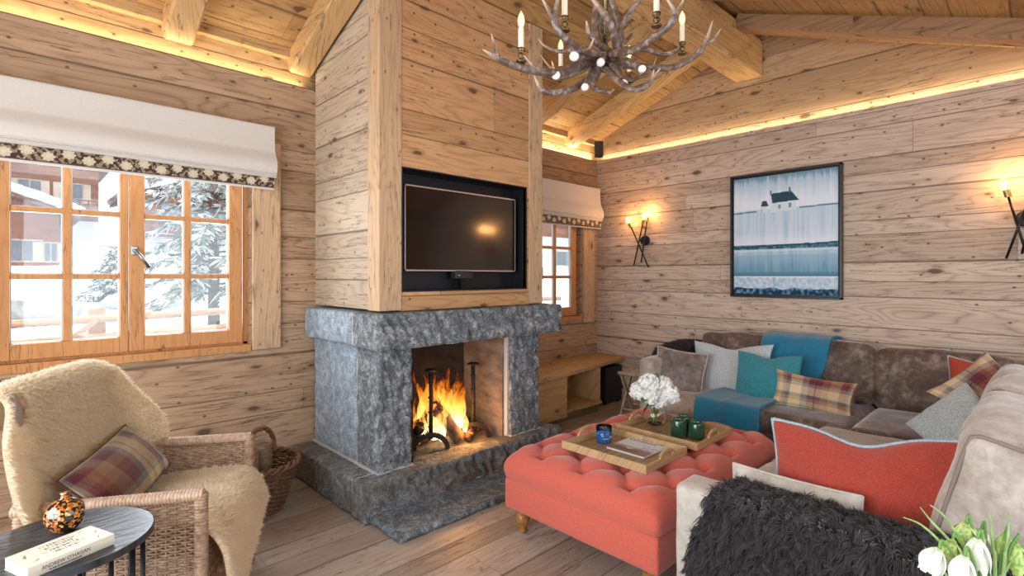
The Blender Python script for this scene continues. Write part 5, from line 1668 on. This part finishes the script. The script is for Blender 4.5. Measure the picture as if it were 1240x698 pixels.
# mottled glass ball vase
gb = thing('glass_vase', 'round mottled amber glass bud vase on the black side table behind the book', 'vase', (.115, 2.085, TT))
t = NT('mottled_glass'); v = t.objv()
vo = t.n('ShaderNodeTexVoronoi', i_Vector=v, i_Scale=150.0)
f2 = t.noise(v, 110, 3, .6)
colr = t.ramp(t.n('ShaderNodeSeparateColor', i_0=vo.outputs['Color']).outputs[0], [(.0, (.012, .006, .004)), (.45, (.03, .012, .006)), (.55, (.45, .13, .02)), (.85, (.75, .38, .10)), (1, (.8, .6, .4))], 'CONSTANT')
t.set(Base_Color=colr, Roughness=.08, Coat_Weight=1.0, Coat_Roughness=.02); MOT = t.m
m = MB(); m.lathe([(.012, 0), (.028, .003), (.042, .018), (.049, .040), (.050, .055), (.045, .075), (.033, .090), (.018, .098), (.011, .104), (.010, .112), (.014, .118)], 36); m.build('body', MOT, gb, smooth=True)
# ------------------------------------------------------------------ antler chandelier
ANT = {
 'A1': ([(1.907, 1.426, 2.381), (1.769, 1.42, 2.303), (1.574, 1.427, 2.231), (1.442, 1.471, 2.234), (1.361, 1.494, 2.25), (1.295, 1.502, 2.264)],
   [[(1.363, 1.492, 2.25), (1.354, 1.501, 2.298), (1.344, 1.51, 2.343)], [(1.574, 1.427, 2.231), (1.511, 1.432, 2.235), (1.454, 1.446, 2.275)]]),
 'A2': ([(1.901, 1.431, 2.351), (1.832, 1.429, 2.265), (1.738, 1.45, 2.203), (1.639, 1.476, 2.178), (1.599, 1.487, 2.192), (1.574, 1.497, 2.237)], []),
 'A3': ([(1.851, 1.34, 2.361), (1.686, 1.319, 2.319), (1.56, 1.302, 2.314), (1.497, 1.307, 2.353), (1.488, 1.302, 2.411), (1.499, 1.291, 2.492)],
   [[(1.66, 1.316, 2.313), (1.644, 1.262, 2.301), (1.64, 1.238, 2.331)], [(1.497, 1.307, 2.359), (1.46, 1.315, 2.406), (1.432, 1.328, 2.45)], [(1.69, 1.357, 2.339), (1.712, 1.475, 2.375), (1.702, 1.553, 2.419), (1.703, 1.594, 2.465)]]),
 'A4': ([(1.867, 1.325, 2.361), (1.832, 1.178, 2.325), (1.81, 1.074, 2.335), (1.816, 1.014, 2.361), (1.813, 0.988, 2.398), (1.779, 1.007, 2.456)],
   [[(1.809, 0.992, 2.379), (1.827, 0.975, 2.417), (1.833, 0.955, 2.462)]]),
 'A5': ([(1.944, 1.389, 2.358), (2.019, 1.29, 2.343), (2.104, 1.166, 2.323), (2.144, 1.086, 2.355), (2.164, 1.039, 2.404), (2.18, 1.009, 2.503)],
   [[(2.164, 1.039, 2.404), (2.192, 1.011, 2.429), (2.216, 0.989, 2.472)]]),
 'A6': ([(2.024, 1.382, 2.448), (2.13, 1.308, 2.456), (2.195, 1.259, 2.437), (2.249, 1.221, 2.457), (2.286, 1.199, 2.501)], []),
 'A7': ([(1.887, 1.375, 2.331), (1.836, 1.286, 2.248), (1.795, 1.186, 2.163), (1.799, 1.127, 2.142), (1.819, 1.094, 2.171), (1.828, 1.085, 2.216)],
   [[(1.80, 1.163, 2.15), (1.84, 1.115, 2.18), (1.865, 1.077, 2.231)]]),
 'A8': ([(1.923, 1.41, 2.358), (1.988, 1.487, 2.329), (2.017, 1.528, 2.308), (2.069, 1.478, 2.284), (2.108, 1.468, 2.307)], []),
 'A9': ([(1.929, 1.334, 2.382), (1.793, 1.328, 2.381), (1.725, 1.324, 2.4), (1.699, 1.321, 2.449)], []),
 'A10': ([(1.964, 1.44, 2.409), (2.187, 1.503, 2.535), (2.351, 1.553, 2.653), (2.42, 1.556, 2.721)], [[(2.187, 1.503, 2.535), (2.24, 1.6, 2.56), (2.26, 1.66, 2.64)]]),
 'A11': ([(1.947, 1.456, 2.386), (2.044, 1.641, 2.42), (2.086, 1.809, 2.45), (2.098, 1.866, 2.56)], [[(2.06, 1.70, 2.43), (2.0, 1.78, 2.47), (1.98, 1.84, 2.55)]]),
 'A12': ([(1.969, 1.435, 2.356), (2.199, 1.491, 2.402), (2.327, 1.507, 2.424), (2.452, 1.525, 2.497)], [[(2.33, 1.507, 2.424), (2.38, 1.44, 2.45), (2.40, 1.41, 2.53)]]),
 'S1': ([(1.952, 1.341, 2.391), (1.882, 1.31, 2.436), (1.818, 1.303, 2.494), (1.744, 1.347, 2.588)], []),
 'S2': ([(1.961, 1.374, 2.388), (2.013, 1.365, 2.477), (1.98, 1.369, 2.581), (1.934, 1.386, 2.72)], [[(2.0, 1.368, 2.53), (2.02, 1.32, 2.58), (2.03, 1.30, 2.65)]]),
 'S3': ([(1.983, 1.422, 2.409), (2.005, 1.47, 2.548), (1.994, 1.439, 2.649), (1.991, 1.414, 2.773)], []),
 'S4': ([(1.927, 1.337, 2.42), (1.942, 1.295, 2.541), (1.971, 1.239, 2.603), (1.981, 1.216, 2.64)], []),
 'S5': ([(1.908, 1.355, 2.382), (1.907, 1.426, 2.482), (1.915, 1.432, 2.618), (1.936, 1.411, 2.769)], []),
}
t = NT('antler'); v = t.objv(); at = t.n('ShaderNodeVertexColor', layer_name='Col')
f = t.noise(v, 34, 4, .65, .6)
dk = t.ramp(f, [(.3, (.055, .032, .022)), (.52, (.15, .10, .078)), (.72, (.42, .36, .33))])
t.set(Base_Color=t.mix(at.outputs[0], dk, (.60, .47, .36)), Roughness=.42)
t.bump(t.noise(v, 90, 3, .6), .5, .003); ANTL = t.m
CD = thing('antler_chandelier', 'antler chandelier with electric candles hanging from the roof above the ottoman', 'chandelier', (1.93, 1.40, 2.34))
def antler(main, tines, r0):
    P = catmull(main, 9); n = len(P)
    rr = [r0 * (1 - .25 * (k / n)) * (1 + .10 * n3(k * .5, r0 * 99)) if k < n * .72 else r0 * .75 * max(.07, 1 - (k - n * .72) / (n * .28)) ** .75 for k in range(n)]
    cc = [(s, s, s) for s in (smooth(.72, 1.0, k / n) for k in range(n))]
    m = MB(); m.tube(P, rr, 12, col=cc)
    for tn in tines:
        Q = catmull(tn, 8); q = len(Q)
        m.tube(Q, [r0 * .62 * max(.06, 1 - (k / q) ** 1.3) + .0008 for k in range(q)], 10, col=[(s, s, s) for s in (smooth(.35, 1.0, k / q) for k in range(q))])
    m.build('antler', ANTL, CD, smooth=True, world=True)
for k, (mn, tn) in ANT.items():
    antler(mn, tn, {'A1': .0175, 'A3': .0165, 'A4': .0165, 'A5': .016, 'S1': .019, 'S2': .021, 'S3': .021, 'S5': .021, 'A2': .0165}.get(k, .0135))
BONE = noisy('cut_antler', (.62, .60, .58), (.82, .80, .78), 60, .6, .1)
for (p_, r_) in (((1.639, 1.337, 2.287), .019), ((1.624, 1.421, 2.229), .017), ((1.789, 1.4, 2.217), .016), ((1.826, 1.226, 2.195), .016), ((1.924, 1.201, 2.276), .016), ((1.798, 1.323, 2.304), .017)):
    c_ = Vector(p_); d_ = Vector((-.62, -.72, -.1)).normalized()
    m = MB(); m.tube([c_, c_ + d_ * .012, c_ + d_ * .016], [r_, r_, r_ * .8], 16); m.build('cut_burr', BONE, CD, smooth=False, world=True)
    m = MB(); tgt = Vector((1.93, 1.39, 2.37)); L_ = (tgt - c_).length
    m.tube(catmull([c_, c_.lerp(tgt, .4) + Vector((0, 0, .02)), tgt], 8), [r_ * .95] * 16 + [r_ * .8], 12, col=[(0, 0, 0)] * 17); m.build('antler', ANTL, CD, smooth=True, world=True)
WAX = simple('candle_sleeve', (.82, .76, .62), .5)
CUP = noisy('verdigris_brass', (.05, .035, .018), (.26, .19, .08), 80, .4, .3, metal=.85)
for (x, y, z) in ((1.456, 1.457, 2.247), (1.535, 1.298, 2.343), (1.808, 1.062, 2.369), (2.271, 1.199, 2.442), (2.096, 1.8, 2.45), (2.4, 1.575, 2.44)):
    m = MB(); m.lathe([(.004, -.004), (.019, 0), (.021, .005), (.008, .010), (.007, .018), (.014, .024), (.014, .030), (.008, .036), (.010, .042), (.016, .046), (.016, .056), (.013, .058)], 18, (x, y, z)); cp = m.build('candle_cup', CUP, CD, smooth=True, world=True)
    m = MB(); m.lathe([(.0115, .05), (.0115, .135), (.006, .137)], 16, (x, y, z)); m.build('candle', WAX, CD, smooth=False, world=True)
    m = MB(); m.lathe([(.006, .136), (.012, .150), (.0145, .166), (.011, .186), (.004, .200), (.001, .206)], 16, (x, y, z)); m.build('bulb', BULBG, CD, smooth=True, world=True)
    m = MB(); m.lathe([(.002, .142), (.006, .16), (.004, .18), (.001, .19)], 10, (x, y, z)); m.build('filament', BULB, CD, smooth=True, world=True)
    light('candle_light', 'POINT', (x, y, z + .17), 1.1, (1, .58, .27), radius=.02)
m = MB(); m.tube([(1.94, 1.40, 2.36), (1.94, 1.40, 3.42)], .010, 10); m.build('hanging_rod', CUP, CD, smooth=True, world=True)
m = MB(); m.lathe([(.012, 0), (.06, .03), (.062, .045)], 24, (1.94, 1.40, 3.38)); m.build('ceiling_rose', CUP, CD, smooth=True, world=True)
# ------------------------------------------------------------------ wooden stool left of the sofa
PALEWOOD = wood('wood_stool', (.50, .38, .27), (.34, .24, .16), KN, 'Z', 'X', None, knots=.2)
stl = thing('folding_stool', 'pale wooden folding stool standing beside the far sofa arm', 'stool', (4.32, 2.70, 0), R(8))
for y in (-.15, .15):
    for s in (-1, 1):
        m = MB(); m.beam((s * .17, y, 0), (-s * .12, y, .46), .03, .022, up=(0, 1, 0)); m.build('leg', PALEWOOD, stl, bevel=.003)
m = MB()
for s in (-1, 1): m.tube([(s * .12, -.18, .465), (s * .12, .18, .465)], .018, 12)
m.build('seat_rail', PALEWOOD, stl, smooth=True)
m = MB(); m.grid(lambda u, v: (lerp(-.12, .12, u), lerp(-.15, .15, v), .478 - .05 * math.sin(PI * u)), 14, 10); o = m.build('sling_seat', fabric('sling', (.42, .34, .26)), stl, smooth=True); _s = o.modifiers.new('s', 'SOLIDIFY'); _s.thickness = .006
m = MB(); m.tube([(-.12, -.15, .13), (-.12, .15, .13)], .01, 8); m.tube([(.12, -.15, .13), (.12, .15, .13)], .01, 8); m.build('cross_bar', PALEWOOD, stl, smooth=True)

# wicker cone ornament on the bench end
cn = thing('wicker_ornament', 'knobbly wicker ornament on the bench just behind the right stone jamb', 'ornament', (3.30, 3.08 + .14, .487))
m = MB(); K = 0
for j in range(9):
    z = .02 + j * .026; rr_ = .045 + .035 * math.sin(PI * (j + 1) / 10)
    for k in range(13):
        a = 2 * PI * (k + .5 * (j % 2)) / 13
        m.sphere((rr_ * math.cos(a), rr_ * math.sin(a), z), .014, 8, 5, (1, 1, .8))
m.build('scales', noisy('cone_brown', (.14, .08, .04), (.40, .27, .16), 50, .7, .4), cn, smooth=True)
m = MB(); m.lathe([(.03, 0), (.05, .01), (.07, .12), (.04, .24), (.01, .25)], 16); m.build('core', WICD, cn, smooth=True)

# ------------------------------------------------------------------ console with white flowers behind the near sofa arm
tb2 = thing('console_table', 'narrow wooden table behind the near sofa arm, below the white spring flowers', 'table', (1.16, -.02, 0))
m = MB(); m.box(-.2, .2, -.24, .22, .60, .63); m.build('table_top', PALEWOOD, tb2, bevel=.004)
for a in (-.17, .17):
    for b in (-.21, .19):
        m = MB(); m.box(a - .018, a + .018, b - .018, b + .018, 0, .6); m.build('leg', PALEWOOD, tb2, bevel=.003)
fl_ = thing('spring_flowers', 'white and green bell flowers with thin leaves in a glass, bottom right corner', 'flowers', (1.12, .06, .63))
m = MB(); m.lathe([(.03, 0), (.036, .01), (.042, .12), (.047, .17)], 28, cap=False); o = m.build('glass', CG, fl_, smooth=True); _s = o.modifiers.new('s', 'SOLIDIFY'); _s.thickness = .003
t = NT('bell_petal'); v = t.objv(); at = t.n('ShaderNodeVertexColor', layer_name='Col')
f = t.n('ShaderNodeTexVoronoi', i_Vector=v, i_Scale=160.0).outputs['Distance']
t.set(Base_Color=at.outputs[0], Roughness=.5); BELL = t.m
def bell(c_, d_, L_, green, r_=.016):
    c_ = Vector(c_); d_ = Vector(d_).normalized(); a = d_.orthogonal().normalized(); b = d_.cross(a)
    m = MB()
    for k in range(6):
        an = 2 * PI * k / 6 + (.5 if k % 2 else 0) * .2
        e1 = a * math.cos(an) + b * math.sin(an); e2 = d_.cross(e1)
        rk = r_ * (1 if k % 2 else .86)
        def fn(u, v, e1=e1, e2=e2, rk=rk):
            rad = rk * (math.sin(PI * min(.5, v * .62)) ** .7) * (1.0 + .10 * math.sin(v * 5))
            w_ = .75 * rk * math.sin(PI * min(.93, .10 + v * .86)) ** .8
            s = (u * 2 - 1)
            return c_ + d_ * (L_ * v) + e1 * (rad - .25 * w_ * s * s) + e2 * (w_ * s)
        def cl(u, v):
            ck = n3(u * 9 + k, v * 16, k) > .05
            g1 = (.20, .38, .05); g2 = (.52, .62, .22); w1 = (.80, .82, .74)
            if green: return g1 if ck else g2
            return mix3(w1, (.45, .60, .30), .55 * (abs(u - .5) < .12) + .5 * smooth(.25, 0, v))
        m.grid(fn, 8, 12, col=cl)
    m.build('bell_flower', BELL, fl_, smooth=True, world=True)
GR2 = 1
TUL = [((1.084, .107, .975), (-.2, .1, -1), .036, True), ((1.14, .095, .988), (.3, 0, -1), .034, True), ((1.037, .118, .975), (-.35, .3, -.9), .042, False), ((1.045, .089, .972), (-.1, .1, -1), .046, False), ((1.095, .078, .985), (0, 0, -1), .052, False), ((1.165, .078, .975), (.2, .1, -1), .045, False), ((1.173, .05, .975), (0, -.1, -1), .055, True), ((1.165, .038, .968), (0, -.2, -1), .05, True)]
for (c_, d_, L_, g_) in TUL:
    bell(c_, d_, L_, g_, .0175 if not g_ else .0165)
    c_ = Vector(c_)
    m = MB(); m.tube(catmull([(1.12 + (c_.x - 1.12) * .2, .06, .66), (1.12, .06, .80), (1.12 + (c_.x - 1.12) * .7, .06 + (c_.y - .06) * .6, .94), tuple(c_ + Vector((.004, -.004, .012))), tuple(c_)], 6), .0022, 6); m.build('stem', GRN, fl_, smooth=True, world=True)
LV = noisy('grassy_leaf', (.14, .26, .07), (.34, .48, .18), 40, .5, .1)
for L_ in ([(1.11, .07, .72), (1.09, .10, .93), (1.071, 0.12, 0.971), (1.048, 0.142, 1.0), (1.028, 0.162, 1.012)], [(1.11, .07, .72), (1.09, .10, .95), (1.079, 0.112, 0.977), (1.06, 0.13, 1.005), (1.047, 0.143, 1.028)],
           [(1.12, .07, .72), (1.10, .09, .96), (1.089, 0.103, 0.987), (1.074, 0.118, 1.016), (1.058, 0.132, 1.032)], [(1.13, .06, .72), (1.134, .06, .93), (1.132, 0.062, 0.961), (1.129, 0.064, 0.995), (1.124, 0.067, 1.026)],
           [(1.13, .06, .72), (1.142, .05, .93), (1.146, 0.048, 0.961), (1.149, 0.045, 0.988), (1.151, 0.045, 1.018)], [(1.12, .06, .72), (1.135, .055, .90), (1.142, 0.051, 0.919), (1.153, 0.041, 0.942), (1.175, 0.02, 0.975)],
           [(1.10, .08, .72), (1.085, .105, .89), (1.079, 0.112, 0.915), (1.063, 0.128, 0.947), (1.053, 0.138, 0.964)], [(1.13, .05, .72), (1.15, .03, .90), (1.17, .0, .97), (1.20, -.03, .99)]):
    P = catmull(L_, 7); n = len(P)
    m = MB(); m.tube(P, [.0028 * (1 - (k / n) ** 2 * .8) for k in range(n)], 6); m.build('leaf', LV, fl_, smooth=True, world=True)

# ------------------------------------------------------------------ outdoors
SNOW = noisy('snow', (.74, .79, .86), (.86, .89, .93), 3, .8, .3, .05)
def ter(x, y):
    z = -.6
    z += 1.15 * smooth(5.4, 9, y) + .9 * smooth(8.5, 30, y) + 2.4 * smooth(30, 60, y) + 9 * smooth(55, 110, y)
    z += .10 * n3(x * .5, y * .5) + .35 * n3(x * .12, y * .12, 3) * smooth(9, 25, y)
    return z
m = MB(); m.grid(lambda u, v: (lerp(-60, 110, u), YW + .3 + 130 * v ** 2, ter(lerp(-60, 110, u), YW + .3 + 130 * v ** 2)), 120, 110)
o = m.build('ground_snow', SNOW, smooth=True); o['kind'] = 'structure'
LOGW = wood('chalet_boards', (.36, .17, .12), (.20, .09, .065), (.06, .03, .02), 'X', 'Z', .35, knots=0, gap=.9)
DKW = noisy('chalet_dark_wood', (.10, .045, .03), (.22, .11, .075), 4, .8, .2)
PLAST = simple('chalet_plaster', (.62, .62, .63), .9)
SHUT = simple('blue_grey_shutter', (.22, .32, .38), .7)
WGL = simple('far_glass', (.16, .18, .20), .4)
def chalet(loc, lbl, W_, D_, H_, wins, stone=0, balcony=None, rot=0):
    r = thing('chalet', lbl, 'chalet', loc, rot)
    m = MB(); m.box(-W_ / 2, W_ / 2, 0, D_, stone - 1.2 * (stone == 0), H_)
    m.add([(-W_ / 2, 0, H_), (W_ / 2, 0, H_), (0, 0, H_ + W_ * .20), (-W_ / 2, D_, H_), (W_ / 2, D_, H_), (0, D_, H_ + W_ * .20)], [(0, 1, 2), (5, 4, 3)])
    m.build('timber_wall', LOGW, r)
    if stone:
        m = MB(); m.box(-W_ / 2 - .05, W_ / 2 + .05, -.05, D_, -1.5, stone); m.build('plaster_base', PLAST, r)
    for s in (-1, 1):
        m = MB(); m.beam((s * (W_ / 2 + .9), D_ / 2 - .4, H_ - .18), (0, D_ / 2 - .4, H_ + W_ * .20), D_ + 2.0, .16, up=(0, 0, 1)); rf = m.build('roof', DKW, r)
        m = MB(); softbox(m, (0, 0, 0), ((W_ / 2 + 1.1) / math.cos(math.atan(.4)) * 1.0, D_ + 2.1, .5), .2, wr=.08, M=Matrix.Rotation(s * math.atan2(W_ * .2 + .18, W_ / 2 + .9), 4, 'Y'))
        for i, q in enumerate(m.v): m.v[i] = (q[0] + s * (W_ / 4 + .45), q[1] + D_ / 2 - .4, q[2] + H_ + W_ * .10 + .30)
        m.build('snow_cover', SNOW, rf, smooth=True)
    for (x, z, w_, h_, sh) in wins:
        m = MB(); m.box(x - w_ / 2 - .08, x + w_ / 2 + .08, -.06, .02, z - .08, z + h_ + .08); f_ = m.build('window', simple('w_frame', (.55, .45, .36), .7) if 'w_frame' not in bpy.data.materials else bpy.data.materials['w_frame'], r)
        m = MB(); m.box(x - w_ / 2, x - .03, -.08, -.06, z, z + h_); m.box(x + .03, x + w_ / 2, -.08, -.06, z, z + h_); m.build('pane', WGL, f_)
        if sh:
            for s in (-1, 1):
                m = MB(); a = x + s * (w_ / 2 + .08); b = x + s * (w_ / 2 + .5); m.box(min(a, b), max(a, b), -.12, -.06, z - .05, z + h_ + .05); m.build('shutter', SHUT if sh == 1 else bpy.data.materials['w_frame'], r)
    if balcony:
        x0, x1, z = balcony
        m = MB(); m.box(x0, x1, -1.1, 0, z - .12, z); m.box(x0, x1, -1.12, -1.04, z + .45, z + .52); m.box(x0, x1, -1.12, -1.04, z + .85, z + .95)
        n_ = int((x1 - x0) / .5)
        for k in range(n_ + 1):
            x = lerp(x0, x1, k / n_); m.box(x - .05, x + .05, -1.12, -1.04, z, z + .9)
        m.build('balcony', DKW, r)
    return r
chalet((-1.9, 39, 1.2), 'red-brown chalet with pale double window and thick snow roof, seen at left through the window', 7.6, 7, 3.6, [(2.3, 1.0, 1.5, 1.1, 0), (3.45, 1.0, .5, 1.0, 2), (-1.5, 1.0, 1.4, 1.1, 2)])
chalet((2.1, 52, 3.2), 'tall dark brown chalet with carved balcony, partly behind the spruce', 5.6, 8, 7.0, [(-1.2, 3.8, 1.2, 1.4, 2), (1.2, 3.8, 1.2, 1.4, 2), (0, .6, 1.6, 1.5, 0)], stone=2.4, balcony=(-2.6, 2.6, 3.0))
chalet((10.8, 49, 3.0), 'chalet with blue-grey shutters above a snowy balcony, seen in the right sash', 7.5, 8, 4.6, [(-1.2, 2.6, 1.2, 1.5, 1), (1.8, 2.6, 1.2, 1.5, 1)], stone=1.8, balcony=(-3.6, 3.6, 1.6))
chalet((-8.5, 60, 5.5), 'upper chalet with deep snow roof behind the red-brown one, at the top left pane', 10, 8, 4.6, [(1.5, 1.5, 1.4, 1.3, 2), (4, 1.5, 1.2, 1.3, 2)])
chalet((40, 36, .5), 'pale snow covered chalet seen through the small window', 12, 9, 5.0, [(-3, 2, 1.4, 1.4, 1), (2, 2, 1.4, 1.4, 1)], stone=4.9)
# spruces with snow on drooping boughs
NEED = vcol('spruce_needles', .8)
TRUNK = noisy('spruce_bark', (.08, .05, .035), (.2, .14, .1), 12, .9, .5)
def spruce(x, y, H_, R_, lbl, seed, nb=90, snow=.45, low=.1, nblade=60):
    r = thing('spruce_tree', lbl, 'tree', (x, y, ter(x, y) - .1), 0, 'spruce trees outside the window')
    rn = random.Random(seed)
    m = MB(); m.tube([(0, 0, 0), (0, 0, H_ * .5), (0, 0, H_)], [R_ * .07, R_ * .05, .01], 8); m.build('trunk', TRUNK, r, smooth=True)
    V = []; F_ = []; Cc = []; 
    mb = MB(); sn = MB()
    for b in range(nb):
        f = low + (1 - low) * b / nb; z = H_ * f; L_ = R_ * (1 - f) ** .8 * rn.uniform(.7, 1.05) + .1
        a = b * 2.39996 + rn.uniform(-.3, .3)
        d = Vector((math.cos(a), math.sin(a), 0)); 
        P = catmull([(0, 0, z), d * L_ * .4 + Vector((0, 0, z + .02 * L_)), d * L_ * .8 + Vector((0, 0, z - .18 * L_)), d * L_ + Vector((0, 0, z - .26 * L_))], 5)
        mb.tube(P, [.014 * (1 - k / len(P)) + .004 for k in range(len(P))], 4, cap=False)
        side = Vector((-d.y, d.x, 0))
        for q in range(nblade):
            t_ = rn.uniform(.12, 1); i = min(len(P) - 2, int(t_ * (len(P) - 1))); p = P[i].lerp(P[i + 1], t_ * (len(P) - 1) - i)
            ln = .26 * (1 - .5 * t_) * L_ * rn.uniform(.5, 1.1) + .06
            dr = (side * rn.choice((-1, 1)) * rn.uniform(.3, 1) + d * rn.uniform(.2, .7) + Vector((0, 0, rn.uniform(-.9, .05)))).normalized()
            w_ = Vector((rn.uniform(-1, 1), rn.uniform(-1, 1), rn.uniform(-1, 1))).cross(dr).normalized() * rn.uniform(.012, .028)
            n_ = len(V); e = p + dr * ln
            V += [p - w_, p + w_, p + dr * ln * .6 + w_ * .8, e, p + dr * ln * .6 - w_ * .8]; F_.append((n_, n_ + 1, n_ + 2, n_ + 3, n_ + 4))
            isn = rn.random() < snow
            c_ = (.84, .87, .90) if isn else mix3((.16, .20, .15), (.36, .40, .32), rn.random())
            Cc += [c_] * 5
    mb.build('bough', TRUNK, r, smooth=True)
    mm = MB(); mm.add(V, F_, Cc); mm.build('needles', NEED, r)
    return r
spruce(2.25, 9.0, 5.2, 1.25, 'snow dusted spruce filling the right sash of the large window', 3, nb=120, snow=.55, low=.12, nblade=80)
spruce(1.75, 15.0, 1.3, .8, 'low snowy spruce in the middle panes of the left sash', 5, nb=80, snow=.5, low=.08)
spruce(5.2, 14.0, 6.5, 1.8, 'taller spruce standing behind the right sash spruce', 8, nb=100, snow=.5, low=.12)
spruce(-5.0, 24.0, 7, 2.0, 'distant spruce beyond the left edge of the window', 9, nb=80, snow=.4)
ROCK = noisy('snowy_rock', (.20, .20, .17), (.62, .64, .62), 3, .9, .6, .05)
for i, (x, y, s, lb) in enumerate(((.15, 13.0, .5, 'snow covered rock behind the rail, lower left pane'), (2.1, 14.0, .5, 'snow covered rock behind the rail, second pane from the left'), (1.7, 7.6, .4, 'mossy snow bank rock under the large spruce'))):
    m = MB(); m.sphere((0, 0, 0), s, 28, 18, (1.5, 1, .55))
    m.v = [tuple(Vector(q) * (1 + .35 * n3(q[0] * 3 + i * 5, q[1] * 3, q[2] * 3) + .12 * n3(q[0] * 9, q[1] * 9, q[2] * 9 + i))) for q in m.v]
    o = m.build('rock', ROCK, smooth=True, loc=(x, y, ter(x, y) + .06)); setp(o, lb, 'rock', 'rocks in the snow')
# terrace fence
RAILW = wood('rail_wood', (.60, .42, .30), (.42, .27, .18), KN, 'X', 'Z', None, knots=.3)
fn_ = thing('rail_fence', 'weathered wooden rail fence on the terrace just outside the large window', 'fence', (.8, 5.6, -.6))
for z in (1.02, .86):
    m = MB(); m.tube([(-4.5, 5.6, z + .01), (0, 5.6, z), (2.4, 5.61, z + .05), (6.5, 5.6, z)], .035, 10); m.build('rail', RAILW, fn_, smooth=True, world=True)
for x in (-2.6, -.55, .52, 2.6, 4.8):
    m = MB(); m.box(x - .06, x + .06, 5.64, 5.72, -.6, 1.12); m.build('post', RAILW, fn_, world=True, bevel=.01)
m = MB(); m.beam((.16, 5.5, .72), (.52, 5.45, 1.05), .05, .04); m.build('brace', RAILW, fn_, world=True)
# posts outside the small window
for i, x in enumerate((6.55, 7.25, 7.75)):
    m = MB(); m.box(x - .07, x + .07, 5.1, 5.25, -.6, 3.2); o = m.build('porch_post', PLAST if i != 1 else RAILW, bevel=.01)
    setp(o, ['left pale porch post outside the small window', 'wooden porch post outside the small window', 'right pale porch post outside the small window'][i], 'post', 'porch posts')
